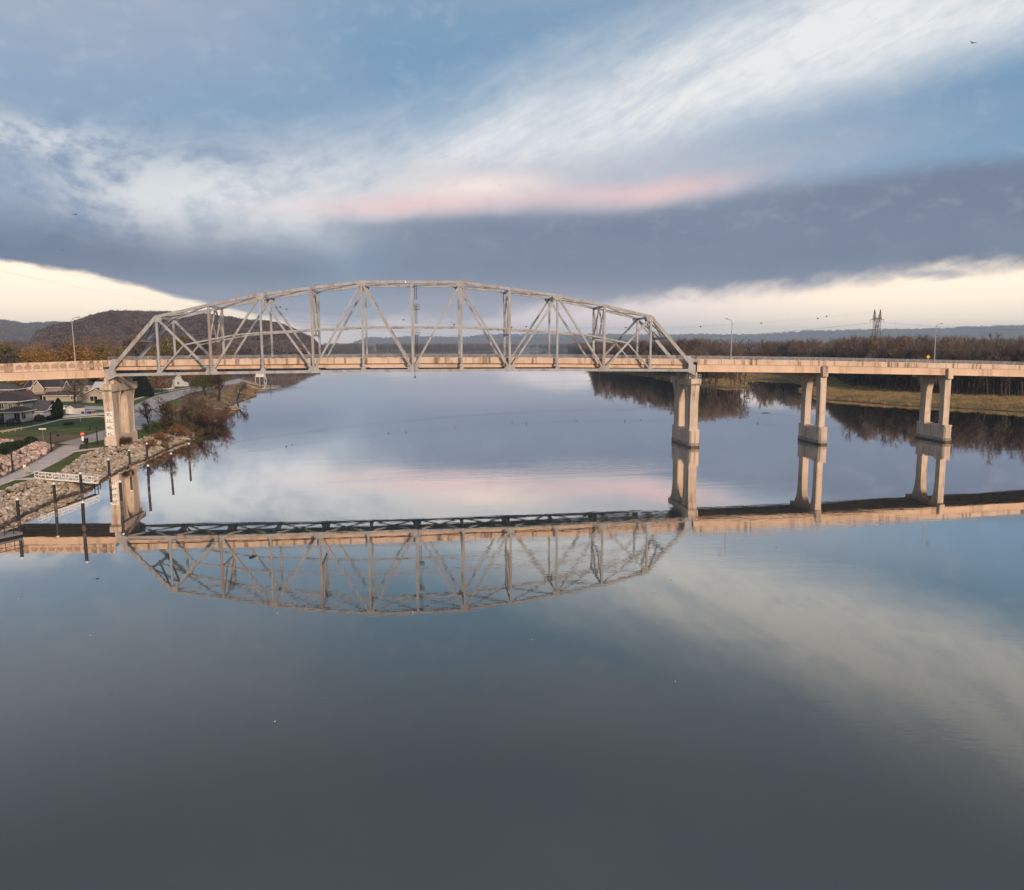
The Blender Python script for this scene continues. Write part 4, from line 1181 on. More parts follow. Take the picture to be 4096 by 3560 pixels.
# ------------------------------------------------------------------ houses
def house(label, x, y, rz, w, d, h, rise, roof, wallm, roofm, wins=(), over=.5, ridge='y', base=None, parts=None, cat='house', trim=True, door=None):
    """w along local x, d along local y, camera side is -y; ridge 'y' puts a gable on the camera side"""
    z = base if base is not None else zf(x, y) - .1
    r0 = tag(empty('house', (x, y, z), rz), label, cat)
    def add_block(cx, cy, w, d, h, rise, roof, ridge, wm, rm, tr=True):
        hw, hd = w / 2, d / 2
        mb = MB(); mb.box(cx - hw, cx + hw, cy - hd, cy + hd, 0, h)
        if roof == 'gable':
            if ridge == 'y':
                for yy in (cy - hd, cy + hd): mb.add([(cx - hw, yy, h), (cx + hw, yy, h), (cx, yy, h + rise * hw / (hw + over))], [(0, 1, 2)])
            else:
                for xx in (cx - hw, cx + hw): mb.add([(xx, cy - hd, h), (xx, cy + hd, h), (xx, cy, h + rise * hd / (hd + over))], [(0, 1, 2)])
        mb.build('wall', wm, r0)
        rb = MB(); t = .16; o = over; s = rise
        hw2, hd2 = hw + o, hd + o
        lo = h - rise * o / (hw if ridge == 'y' else hd) * .6
        if roof == 'gable':
            if ridge == 'y': A = [(-hw2, lo), (0, h + s), (hw2, lo), (hw2, lo + t), (0, h + s + t * 1.3), (-hw2, lo + t)]; rb.prism([(cx + u, v) for u, v in A], 'y', cy - hd2, cy + hd2)
            else: A = [(-hd2, lo), (0, h + s), (hd2, lo), (hd2, lo + t), (0, h + s + t * 1.3), (-hd2, lo + t)]; rb.prism([(cy + u, v) for u, v in A], 'x', cx - hw2, cx + hw2)
        elif roof == 'hip':
            k = min(hw2, hd2) * .95
            if hw2 >= hd2: rid = [(cx - hw2 + k, cy), (cx + hw2 - k, cy)]
            else: rid = [(cx, cy - hd2 + k), (cx, cy + hd2 - k)]
            lo = h - .1
            vs = [(cx - hw2, cy - hd2, lo), (cx + hw2, cy - hd2, lo), (cx + hw2, cy + hd2, lo), (cx - hw2, cy + hd2, lo), (*rid[0], h + s), (*rid[1], h + s)]
            if hw2 >= hd2: fs = [(0, 1, 5, 4), (1, 2, 5), (2, 3, 4, 5), (3, 0, 4)]
            else: fs = [(0, 1, 4), (1, 2, 5, 4), (2, 3, 5), (3, 0, 4, 5)]
            rb.add(vs, fs + [(3, 2, 1, 0)])
        elif roof == 'shed':
            rb.add([(cx - hw2, cy - hd2, h), (cx + hw2, cy - hd2, h), (cx + hw2, cy + hd2, h + s), (cx - hw2, cy + hd2, h + s), (cx - hw2, cy - hd2, h + t), (cx + hw2, cy - hd2, h + t), (cx + hw2, cy + hd2, h + s + t), (cx - hw2, cy + hd2, h + s + t)],
                   [(3, 2, 1, 0), (4, 5, 6, 7), (0, 1, 5, 4), (1, 2, 6, 5), (2, 3, 7, 6), (3, 0, 4, 7)])
        ro = rb.build('roof', rm, r0)
        if tr:
            fb = MB(); q = .2
            if roof == 'gable' and ridge == 'y':
                yy = cy - hd2 - .04
                for sgn in (-1, 1): fb.beam((cx + sgn * hw2, yy, lo + .02), (cx, yy, h + s + .05), .06, .24, (0, 1, 0))
            elif roof == 'gable':
                for sgn in (-1, 1): fb.beam((cx - hw2, cy + sgn * (hd2 + .03), lo + .03), (cx + hw2, cy + sgn * (hd2 + .03), lo + .03), .06, .2, (0, 1, 0))
                for xx in (cx - hw2 - .04, cx + hw2 + .04):
                    for sgn in (-1, 1): fb.beam((xx, cy + sgn * hd2, lo + .02), (xx, cy, h + s + .05), .06, .22, (1, 0, 0))
            else:
                zz = (h - .12) if roof == 'hip' else h
                fb.beam((cx - hw2, cy - hd2 - .03, zz), (cx + hw2, cy - hd2 - .03, zz), .06, .22, (0, 1, 0)); fb.beam((cx + hw2 + .03, cy - hd2, zz), (cx + hw2 + .03, cy + hd2, zz + (s if roof == 'shed' else 0)), .06, .22, (1, 0, 0))
            fb.build('fascia', MT['trim'], ro)
    add_block(0, 0, w, d, h, rise, roof, ridge, wallm, roofm, trim)
    for pt in (parts or ()): add_block(*pt)
    def window(face, u, zc, ww, wh, hw, hd, cx=0, cy=0):
        f = MB(); g = MB(); b = .10
        def P(a, dep, zz): return (cx + a, cy - hd - dep, zz) if face == 'f' else (cx + hw + dep, cy + a, zz)
        def bx(mb, a0, a1, z0, z1, d0, d1):
            p, q = P(a0, d0, z0), P(a1, d1, z1); mb.box(min(p[0], q[0]), max(p[0], q[0]), min(p[1], q[1]), max(p[1], q[1]), z0, z1)
        for a0, a1, z0, z1 in ((u - ww / 2 - b, u + ww / 2 + b, zc + wh / 2, zc + wh / 2 + b), (u - ww / 2 - b, u + ww / 2 + b, zc - wh / 2 - b, zc - wh / 2), (u - ww / 2 - b, u - ww / 2, zc - wh / 2, zc + wh / 2), (u + ww / 2, u + ww / 2 + b, zc - wh / 2, zc + wh / 2), (u - .04, u + .04, zc - wh / 2, zc + wh / 2)):
            bx(f, a0, a1, z0, z1, .005, .09)
        wo = f.build('window', MT['trim'], r0)
        bx(g, u - ww / 2, u + ww / 2, zc - wh / 2, zc + wh / 2, .005, .03); g.build('pane', MT['glass'], wo)
    for wv in wins: window(*wv)
    if door:
        u, wd, hh, hd_, cx, cy = door
        MB().box(cx + u - wd / 2, cx + u + wd / 2, cy - hd_ - .06, cy - hd_ - .005, 0, hh).build('door', MT['white'], r0)
    return r0


house('grey two-storey hip-roofed house with white sun room nearest the fence', -122.6, 55, 0, 10.4, 10, 6.1, 2.6, 'hip', MT['w_grey'], MT['roof_dark'],
      wins=[('f', 1.2, 4.7, 1.2, 1.6, 5.2, 5), ('f', 3.6, 4.7, 1.0, 1.6, 5.2, 5), ('r', -2.0, 4.7, 1.1, 1.6, 5.2, 5), ('f', 1.6, 1.9, 1.5, 1.8, 2.1, 3.8, 4.9, -3.8), ('r', -1.5, 1.9, 1.9, 1.8, 2.1, 3.8, 5.1, -3.8)],
      over=.9, parts=[(5.0, -3.8, 4.3, 7.6, 3.3, 1.3, 'hip', 'y', MT['w_white'], MT['roof_dark'], True), (-1.5, -5.6, 7.0, 2.0, 2.9, .8, 'shed', 'y', MT['w_grey'], MT['roof_dark'], True)], door=(-.5, 1.0, 2.1, 1.0, -1.5, -5.6))
house('pale blue gabled garage beside the tall columnar evergreen', -116.5, 62.5, R(-6), 8.6, 8, 2.9, 2.3, 'gable', MT['w_blue'], MT['roof_grey'], ridge='x',
      parts=[(1.6, -4.9, 6.2, 3.0, 2.5, .5, 'shed', 'y', MT['w_blue'], MT['roof_grey'], True)], door=(2.3, .9, 2.0, 1.5, 1.6, -4.9))
house('tan brick gabled house with brown roof behind the grey house', -137.5, 92, R(-20), 8.2, 10, 3.0, 3.4, 'gable', MT['w_tan'], MT['roof_brown'], wins=[('f', 0, 4.3, .9, 1.1, 4.3, 5), ('f', -2.2, 1.7, 1.2, 1.3, 4.1, 5), ('f', 2.2, 1.7, 1.2, 1.3, 4.1, 5)], over=.8)
house('charcoal two-storey house with grey hip roof at the picture edge', -158, 122, 0, 14, 10, 6.0, 2.0, 'hip', MT['w_dark'], MT['roof_grey'], wins=[('f', 1.5, 4.4, 1.5, 2.2, 7, 5), ('f', 4.6, 4.6, 1.4, 2.0, 7, 5), ('r', -2, 4.8, 1.0, 1.3, 7, 5)], over=.9)
h5 = house('long taupe house with white-edged beige gable and brown balcony', -153, 153, 0, 17, 10, 5.4, 2.9, 'gable', MT['w_taupe'], MT['roof_dark'], ridge='x', wins=[('f', 4.5, 3.8, .9, 1.4, 8.5, 5)],
      parts=[(-3.0, -4.5, 4.6, 4.0, 5.0, 3.2, 'gable', 'y', MT['w_beige'], MT['roof_dark'], True), (8.6, -3.6, 3.0, 5.0, 4.6, 3.2, 'gable', 'y', MT['w_grey'], MT['roof_dark'], True)])
MB().box(-4.8, 4.0, -8.4, -6.52, 2.2, 2.4).build('balcony_deck', MT['wood'], h5)
m = MB()
for u in np.arange(-4.8, 4.05, .4): m.box(u - .05, u + .05, -8.4, -8.32, 2.4, 3.4)
m.box(-4.8, 4.0, -8.42, -8.3, 3.35, 3.45); m.build('balcony_railing', MT['wood'], h5)
hc = house('low brown-roofed house with open carport behind the parked cars', -142.5, 139, R(4), 11.5, 7, 2.6, 1.2, 'gable', MT['w_beige'], MT['roof_brown'], ridge='x', wins=[('f', 4.2, 1.5, 1.2, 1.1, 5.75, 3.5)], over=.7, parts=[(-6.8, -1.2, 6.0, 5.5, .2, .25, 'none', 'y', MT['path'], MT['roof_brown'], False)])
MB().box(-9.9, -3.6, -4.2, 1.8, 2.6, 2.85).build('carport_roof', MT['roof_brown'], hc)
for u in (-9.6, -6.6): MB().box(u - .08, u + .08, -4.0, -3.84, 0, 2.6).build('carport_post', MT['trim'], hc)
MB().box(-9.8, -3.7, 1.5, 1.7, .1, 2.6).build('carport_wall', MT['w_dark'], hc)
house('beige two-storey house with dark hip roof behind the bare yard tree', -141, 155, 0, 8.5, 9, 5.6, 2.4, 'hip', MT['w_beige'], MT['roof_dark'], wins=[('f', .6, 4.2, 1.3, 1.6, 4.25, 4.5), ('f', 2.6, 4.2, 1.0, 1.6, 4.25, 4.5)], over=.7)
house('house with pale metal roof behind the bare yard tree', -129.5, 150, R(-8), 9.5, 8, 3.6, 3.4, 'gable', MT['w_taupe'], MT['roof_pale'], ridge='x', wins=[('f', -2.5, 1.9, 1.2, 1.3, 4.75, 4)], over=.7)
house('beige gabled bungalow next to the land pier', -124.4, 130.5, R(-3), 10.5, 12, 2.9, 2.7, 'gable', MT['w_beige'], MT['roof_brown'], wins=[('f', -.7, 1.7, 2.8, 1.9, 5.25, 6)], over=.8)
sh = house('white garden shed with grey gabled roof on the lawn', -112.2, 76.5, R(-18), 3.6, 4.2, 2.0, 1.0, 'gable', MT['w_white'], MT['roof_grey'], over=.15, cat='shed', trim=False, door=(0, 1.4, 1.8, 2.1, 0, 0))
hp = house('white house with columned porch on the bank beyond the pier', -131, 226, R(5), 8, 8, 5.4, 3.0, 'gable', MT['w_white'], MT['roof_grey'], wins=[('f', 0, 4.2, 1.0, 1.5, 4, 4)], over=.5, parts=[(2.2, -5.5, 6.0, 3.0, .4, .25, 'none', 'y', MT['path'], MT['roof_grey'], False)])
MB().box(-1.0, 5.4, -7.2, -4.02, 2.9, 3.15).build('porch_roof', MT['trim'], hp)
for u in np.linspace(-.7, 5.1, 5): MB().box(u - .12, u + .12, -7.05, -6.81, .4, 2.9).build('porch_column', MT['trim'], hp)
house('small grey house behind the white porch house', -131.5, 254, R(8), 9, 8, 3.4, 2.6, 'gable', MT['w_blue'], MT['roof_grey'], wins=[('f', -.5, 1.9, 1.0, 1.5, 4.5, 4)])
ch = house('tall steep-roofed church with white gable edging among the trees', -178, 415, R(-30), 15, 24, 17, 10.5, 'gable', MT['w_dark'], MT['roof_dark'], wins=[('f', 0, 23, .7, 1.7, 7.5, 12)], over=.8, cat='church')

# boathouse on the far point
bh = tag(empty('boathouse', (-124.5, 432, .3)), 'white raised boathouse with open deck on the far point', 'boathouse')
MB().box(-3.2, 3.2, -3, 3, 3.0, 5.6).build('wall', MT['w_white'], bh)
MB().prism([(-3.7, 5.6), (3.7, 5.6), (0, 7.2)], 'y', -3.4, 3.4).build('roof', MT['roof_grey'], bh)
MB().box(-3.6, 3.6, -4.6, 3.2, 2.7, 2.98).build('deck', MT['white'], bh)
for u in (-3.3, 0, 3.3):
    for v in (-4.3, 2.9): MB().box(u - .15, u + .15, v - .15, v + .15, 0, 2.7).build('leg', MT['white'], bh)
m = MB(); m.beam((3.4, -4.4, 2.8), (5.6, -5.2, .2), .9, .12, (0, 1, 0)); m.build('stairs', MT['white'], bh)
for (x, y, lb) in ((-113, 436, 'thin mooring pole left of the pair in the far water'), (-103.5, 330, 'slim dark pole standing in the water off the far point'), (-92, 300, 'slim dark pole nearest the far point shore')):
    r0 = wroot('mooring_pole', (x, y, 0), lb, 'pole'); MB().tube([(x, y, -1), (x, y, 4.2)], .16, 8).build('shaft', MT['pile'], r0); MB().tube([(x, y, 4.2), (x, y, 4.5)], [.18, .03], 8).build('cap', MT['white'], r0)


def car(x, y, rz, paint, label):
    z = zf(x, y) + .08; r0 = tag(empty('parked_car', (x, y, z), rz), label, 'car', 'cars parked by the carport')
    m = MB(); m.prism([(-2.2, .35), (2.2, .35), (2.25, .75), (1.2, .95), (-1.9, 1.0), (-2.25, .8)], 'y', -.88, .88); b = m.build('body', paint, r0, bevel=.08)
    m = MB(); m.prism([(-1.9, .98), (1.15, .93), (.45, 1.42), (-1.3, 1.45)], 'y', -.76, .76); m.build('cabin', MT['glass'], r0)
    MB().box(-1.25, .42, -.7, .7, 1.43, 1.49).build('roof', paint, r0)
    for u in (-1.4, 1.4):
        for v in (-.82, .82):
            wv = MB(); wv.tube([(u, v - .1, .33), (u, v + .1, .33)], .33, 14); wv.build('wheel', MT['tyre'], r0)
    for v in (-.6, .6): MB().box(2.2, 2.27, v - .18, v + .18, .6, .74).build('headlight', MT['white'], r0)


car(-148.0, 127.5, R(150), MT['car_white'], 'white car parked nearest the carport')
car(-146.3, 123.6, R(165), MT['car_blue'], 'slate blue car parked beside the utility pole')
x, y = -128.5, 128; z = zf(x, y); r0 = wroot('covered_boat', (x, y, z), 'boat under a bright blue tarp beside the bungalow', 'boat')
MB().prism([(x - 1.8, z + .5), (x + 1.4, z + .5), (x + 2.2, z + 1.1), (x - 2.0, z + 1.1)], 'y', y - .9, y + .9).build('hull', MT['white'], r0, bevel=.1)
MB().prism([(x - 2.1, z + 1.05), (x + 2.3, z + 1.05), (x + .9, z + 1.9), (x - .6, z + 2.2), (x - 1.7, z + 1.8)], 'y', y - 1.0, y + 1.0).build('tarp', MT['blue'], r0, bevel=.15)
for u in (-.8, .6): MB().tube([(x + u, y - .9, z + .3), (x + u, y + .9, z + .3)], .3, 10).build('trailer_wheel', MT['tyre'], r0)
x, y = -107.6, 76; z = zf(x, y)
r0 = wroot('yard_table', (x, y, z), 'tan covered table beside the white shed', 'table'); MB().box(x - 1.3, x + 1.6, y - .5, y + .9, z + .9, z + 1.15).build('top', MT['w_beige'], r0)
for u in (-1.1, 1.4): MB().box(x + u - .06, x + u + .06, y - .3, y + .7, z, z + .9).build('leg', MT['wood'], r0)
for dx, mt, lb in ((-1.7, MT['black'], 'black barrel between the shed and the tan table'), (-.6, MT['blue'], 'blue barrel in front of the tan table'), (.5, MT['black'], 'black barrel right of the blue barrel')):
    r0 = wroot('barrel', (x + dx, y - 1.0, z), lb, 'barrel', 'barrels by the shed'); MB().tube([(x + dx, y - 1, z), (x + dx, y - 1, z + .45), (x + dx, y - 1, z + .9)], [.36, .41, .37], 12).build('drum', mt, r0); MB().tube([(x + dx, y - 1, z + .9), (x + dx, y - 1, z + .95)], .3, 12).build('lid', mt, r0)
x, y = -103.5, 214; z = zf(x, y)
r0 = wroot('orange_float', (x, y, z), 'bright orange float hanging by the willow trees', 'float'); MB().tube([(x, y, z), (x, y, z + 1.6)], .05, 6).build('post', MT['wood'], r0); MB().tube([(x, y, z + .9), (x, y, z + 1.3), (x, y, z + 2.1), (x, y, z + 2.5)], [.2, .55, .5, .1], 10).build('buoy', MT['orange'], r0)
x, y = -119.6, 196; z = zf(x, y)
r0 = wroot('mail_box', (x, y, z), 'white mail box on a post beside the street', 'mail box'); MB().box(x - .1, x + .1, y - .1, y + .1, z, z + 1.2).build('post', MT['white'], r0); MB().box(x - .25, x + .35, y - .2, y + .2, z + 1.0, z + 1.5).build('box', MT['white'], r0)

# driftwood on the muddy shore beyond the pier
for k, (x, y, a, L, lb) in enumerate([(-99, 334, .2, 14, 'longest pale driftwood log reaching the far point water'), (-108, 330, .35, 9, 'pale driftwood log lying above the longest log'), (-99, 300, -.2, 10, 'pale driftwood log in the middle of the far mud'), (-104, 306, -.5, 8, 'short pale driftwood log beside the leaning tree'),
        (-84, 196, 2.2, 12, 'pale driftwood trunk lying down the stony slope'), (-86, 168, 2.0, 13, 'curved pale driftwood trunk under the willow'), (-76, 122, .1, 6, 'small pale log at the golden grass tip'), (-80, 152, .15, 7, 'thin pale log in the small muddy bay')]):
    z = max(.15, zf(x, y)); r0 = wroot('driftwood_log', (x, y, z), lb, 'log', 'driftwood logs')
    dx, dy = math.cos(a) * L / 2, math.sin(a) * L / 2
    pts = [(x - dx, y - dy, max(.2, zf(x - dx, y - dy)) + .25), (x, y + .3, z + .3), (x + dx, y + dy, max(.05, zf(x + dx, y + dy)) + .2)]
    MB().tube(pts, [.28, .22, .12], 7).build('trunk', MT['log'], r0)
    MB().tube([pts[1], (x + dx * .4 - dy * .15, y + dy * .4 + dx * .15, z + .9)], [.12, .05], 5).build('branch', MT['log'], r0)

# ------------------------------------------------------------------ vegetation
def leaf_mat(name, c1, c2, c3_=None, objrand=0.0, scale=.8, trans=0.0):
    m = bpy.data.materials.new(name); m.use_nodes = True; nt = m.node_tree; p = nt.nodes['Principled BSDF']
    p.inputs['Roughness'].default_value = .85; p.inputs['Specular IOR Level'].default_value = .15
    geo = nt.nodes.new('ShaderNodeNewGeometry')
    ri = V(nt, geo.outputs['Random Per Island'])
    c = nmix(nt, ri.step(0, 1), c1, c2)
    if c3_: c = nmix(nt, nnoise(nt, geo.outputs['Position'], scale, 3, .6).step(.45, .65), c, c3_)
    if objrand:
        oi = nt.nodes.new('ShaderNodeObjectInfo'); r_ = V(nt, oi.outputs['Random'])
        hsv = nt.nodes.new('ShaderNodeHueSaturation'); nt.links.new(c, hsv.inputs['Color'])
        nt.links.new((r_ * objrand + (1 - objrand / 2)).s, hsv.inputs['Value'])
        nt.links.new(((r_ * 7.7)._op('FRACT') * .05 + .475).s, hsv.inputs['Hue'])
        nt.links.new(((r_ * 3.3)._op('FRACT') * .6 + .7).s, hsv.inputs['Saturation'])
        c = hsv.outputs[0]
    nt.links.new(c, p.inputs['Base Color'])
    return m


LM = {}
LM['twig'] = leaf_mat('bare_twigs', c3(.085, .055, .045), c3(.13, .085, .062), objrand=.6)
LM['twig_wood'] = leaf_mat('wood_twigs', c3(.115, .086, .072), c3(.19, .142, .110), objrand=.9)
LM['twig_grey'] = leaf_mat('grey_twigs', c3(.12, .095, .085), c3(.19, .15, .13), objrand=.4)
LM['rust'] = leaf_mat('rust_leaves', c3(.18, .098, .056), c3(.27, .145, .078), c3(.13, .078, .048))
LM['twig_red'] = leaf_mat('red_brown_twigs', c3(.17, .10, .078), c3(.26, .155, .115))
LM['pinkbud'] = leaf_mat('reddish_twigs', c3(.16, .088, .075), c3(.24, .13, .105))
LM['orange'] = leaf_mat('orange_leaves', c3(.21, .105, .03), c3(.34, .175, .04), c3(.12, .065, .03))
LM['brown'] = leaf_mat('brown_leaves', c3(.19, .12, .06), c3(.30, .185, .088), c3(.13, .085, .046), objrand=.35)
LM['olive'] = leaf_mat('olive_leaves', c3(.115, .095, .042), c3(.20, .155, .062), c3(.075, .063, .03), objrand=.35)
LM['gold'] = leaf_mat('gold_leaves', c3(.20, .145, .052), c3(.28, .205, .075), c3(.13, .098, .04), objrand=.25)
LM['willow'] = leaf_mat('willow_leaves', c3(.075, .075, .022), c3(.125, .12, .038), c3(.05, .05, .018))
LM['ever'] = leaf_mat('evergreen_needles', c3(.008, .016, .008), c3(.018, .030, .013))
LM['dark'] = leaf_mat('dark_spruce_needles', c3(.010, .014, .013), c3(.022, .028, .025))
LM['shrub'] = leaf_mat('shrub_leaves', c3(.014, .026, .010), c3(.030, .046, .016))
LM['greenbush'] = leaf_mat('green_bush_leaves', c3(.045, .062, .022), c3(.080, .095, .030))
LM['marsh'] = leaf_mat('marsh_grass_blades', c3(.28, .20, .095), c3(.42, .31, .15), c3(.19, .15, .07), scale=.12)
LM['hill'] = leaf_mat('hillside_crowns', c3(.055, .038, .036), c3(.125, .085, .066), objrand=1.1)


class TreeB:
    def __init__(s, seed): s.r = random.Random(seed); s.w = MB(); s.t = MB()
    def rv(s): return Vector((s.r.gauss(0, 1), s.r.gauss(0, 1), s.r.gauss(0, 1))).normalized()
    def ribbon(s, p, d, L, w):
        side = d.cross(s.rv()).normalized() * w * .5
        q = p + d * L
        k = len(s.t.v); s.t.v.extend([tuple(p - side), tuple(p + side), tuple(q + side * .3), tuple(q - side * .3)]); s.t.f.append((k, k + 1, k + 2, k + 3)); s.t.m.append(0)
    def leaf(s, p, sz):
        a = s.rv() * sz * .5; b = a.cross(s.rv()).normalized() * sz * .38
        k = len(s.t.v); s.t.v.extend([tuple(p - a), tuple(p + b), tuple(p + a), tuple(p - b)]); s.t.f.append((k, k + 1, k + 2, k + 3)); s.t.m.append(0)
    def branch(s, p, d, L, r, lvl, P):
        """one limb as a bent tube; children along it"""
        n = 3; pts = [p]; dd = d.copy()
        for i in range(n):
            dd = (dd + s.rv() * P['wob'] + Vector((0, 0, P['up'] if lvl else 0))).normalized(); pts.append(pts[-1] + dd * L / n)
        rad = [r * (1 - .72 * i / n) for i in range(n + 1)]
        s.w.tube(pts, rad, 6 if lvl == 0 else (4 if lvl == 1 else 3), cap=False)
        if lvl >= P['lv']:
            for _ in range(P['tw']):
                t = s.r.uniform(.15, 1.0) * n; i = min(n - 1, int(t)); q = pts[i].lerp(pts[i + 1], t - i)
                dv = (dd + s.rv() * .9 + Vector((0, 0, P['tup']))).normalized()
                if P.get('twL', 0): s.ribbon(q, dv, P['twL'] * s.r.uniform(.5, 1.2), P['twW'])
                for _ in range(P.get('lf', 0)):
                    if s.r.random() < P.get('lp', 1): s.leaf(q + dv * P.get('twL', .6) * s.r.random() + s.rv() * P.get('lj', .25), P['ls'] * s.r.uniform(.6, 1.3))
            return
        nb = P['nb'][lvl]
        for k in range(nb):
            t = (P['t0'] if lvl == 0 else .25) + (1 - (P['t0'] if lvl == 0 else .25)) * (k + s.r.random()) / nb
            tt = min(t, .999) * n; i = int(tt); q = pts[i].lerp(pts[i + 1], tt - i)
            ax = dd.cross(s.rv()).normalized(); ang = P['ang'] * s.r.uniform(.7, 1.25)
            nd = (dd * math.cos(ang) + ax * math.sin(ang)).normalized()
            taper = (1 - .45 * t) if lvl == 0 else 1
            s.branch(q, nd, L * P['lr'] * s.r.uniform(.75, 1.2) * taper, r * P['rr'] * (1 - .4 * t), lvl + 1, P)


def bare(seed, h, **kw):
    P = dict(wob=.16, up=.10, lv=3, tw=7, twL=1.1, twW=.05, tup=.2, nb=(9, 4, 3), t0=.3, ang=.8, lr=.5, rr=.55, r=.03, L=.62)
    P.update(kw); b = TreeB(seed)
    b.branch(Vector((0, 0, -.3)), Vector((0, 0, 1)), h * P['L'] + .3, h * P['r'], 0, P)
    zs = np.array([v[2] for v in b.t.v]); k = h / max(np.percentile(zs, 99.5), .1)
    for mb in (b.w, b.t): mb.v = [(x * k, y * k, z * k) for x, y, z in mb.v]
    return b


def bush(seed, h, w, stems=9, **kw):
    P = dict(wob=.2, up=.05, lv=2, tw=9, twL=.6, twW=.035, tup=.1, nb=(7, 4), t0=.2, ang=.6, lr=.5, rr=.5)
    P.update(kw); b = TreeB(seed)
    for _ in range(stems):
        a = b.r.uniform(0, 6.28); rr = math.sqrt(b.r.random()) * w * .3
        d = Vector((math.cos(a) * b.r.uniform(.1, .7) * w / h, math.sin(a) * b.r.uniform(.1, .7) * w / h, 1)).normalized()
        b.branch(Vector((math.cos(a) * rr, math.sin(a) * rr, -.1)), d, h * b.r.uniform(.55, .85), .05, 0, P)
    return b


def cards(seed, fn, n, sz):
    """foliage volume: n leaf cards at points given by fn(random)"""
    b = TreeB(seed)
    for _ in range(n): b.leaf(Vector(fn(b.r)), sz * b.r.uniform(.6, 1.4))
    return b


def place(name, b, x, y, label, cat, wood, leaf, s=1.0, rz=None, group=None, z=None, crown='crown', meshes=None):
    z = zf(x, y) if z is None else z
    r0 = tag(empty(name, (x, y, z), rnd.uniform(0, 6.28) if rz is None else rz), label, cat, group); r0.scale = (s, s, s)
    if meshes is None:
        meshes = (b.w.mesh('trunk', wood) if b.w.f else None, b.t.mesh(crown, leaf))
    if meshes[0]: link(bpy.data.objects.new('trunk', meshes[0]), r0)
    link(bpy.data.objects.new(crown, meshes[1]), r0)
    return r0, meshes


BK, BD = MT['bark'], MT['bark_dark']
# --- left bank, individual trees and bushes
place('bare_tree', bare(1, 12.0, tw=11, twL=1.1, twW=.06, nb=(12, 5, 4), t0=.25, ang=1.05, lr=.56, up=.06, r=.028), -125.4, 108.2, 'spreading leafless tree in the yard beside the white shed', 'tree', BD, LM['twig_grey'])
small = dict(lv=3, nb=(11, 5, 3), tw=8, twL=.7, twW=.032, t0=.24, ang=.95, lr=.56, up=.08, lf=1, ls=.15, lp=.6, lj=.12)
place('young_tree', bare(2, 8.0, **small), -76.2, 38.7, 'small reddish tree nearest the land pier', 'tree', BD, LM['pinkbud'])
place('young_tree', bare(3, 8.4, **small), -75.0, 51.4, 'small rust-topped tree behind the reddish one', 'tree', BD, LM['rust'])
place('young_tree', bare(4, 7.0, wob=.3, **small), -68.6, 27.7, 'dark crooked small tree leaning over the riprap', 'tree', BD, LM['twig'])
for k, (x, y, h, w, lf, lb) in enumerate([(-70.6, 24.5, 3.4, 5.0, 'greenbush', 'green bush right beside the land pier foot'), (-66.6, 19.5, 2.6, 5.0, 'rust', 'rust-brown bush low over the riprap'), (-66.8, 7.0, 2.0, 4.4, 'brown', 'brown scrub at the pier foot above the rocks'),
        (-71.0, 66, 10.5, 9.0, 'brown', 'tall brown thicket in the middle of the bank'), (-68.6, 57, 6.0, 5.5, 'orange', 'orange-leaved bush glowing among the brown thickets'), (-66.6, 70, 8.5, 8.5, 'twig_red', 'reddish brown thicket nearest the water'), (-73.5, 76, 11.0, 8.0, 'twig_grey', 'grey leafless thicket beside the street'),
        (-67.8, 42, 3.8, 6.0, 'brown', 'low brown bush between the small trees and the water'), (-70.2, 86, 8.0, 7.5, 'twig_red', 'brown leafless thicket toward the golden tip'), (-66.6, 30, 3.0, 5.0, 'rust', 'small rusty bush under the crooked tree'), (-69.3, 1.0, 1.6, 2.8, 'twig', 'thin leafless scrub in front of the pier base'), (-65.6, 50, 3.4, 5.0, 'olive', 'olive bush at the water edge'),
        (-73.0, 55, 6.5, 5.5, 'brown', 'brown bush behind the rust-topped small tree'), (-69.5, 96, 5.0, 6.0, 'gold', 'golden grass bush on the muddy tip'), (-68.0, 78, 6.0, 7.0, 'rust', 'rust-leaved thicket above the muddy tip'), (-65.6, 60, 4.0, 6.0, 'twig_red', 'low reddish scrub touching the water'), (-65.8, 37, 1.6, 4.5, 'twig_red', 'low reddish scrub on the rocks below the crooked tree'), (-65.5, 13.5, 1.3, 4.0, 'brown', 'low brown scrub growing between the rocks by the pier'), (-65.9, 45, 2.0, 5.0, 'olive', 'low olive scrub over the last rocks'), (-70.8, 36, 2.2, 4.0, 'olive', 'low olive bush at the foot of the reddish tree')]):
    leafy = lf in ('greenbush', 'rust', 'orange', 'brown', 'gold', 'olive')
    b = bush(100 + k, h, w, stems=9, twL=.6 if leafy else 1.0, twW=.03 if leafy else .045, lf=1 if leafy else 0, ls=.19 if leafy else .1, lp=.75, lj=.3, tw=10)
    place('bush', b, x, y, lb, 'bush', BD, LM[lf], group='bushes on the left bank', crown='foliage')


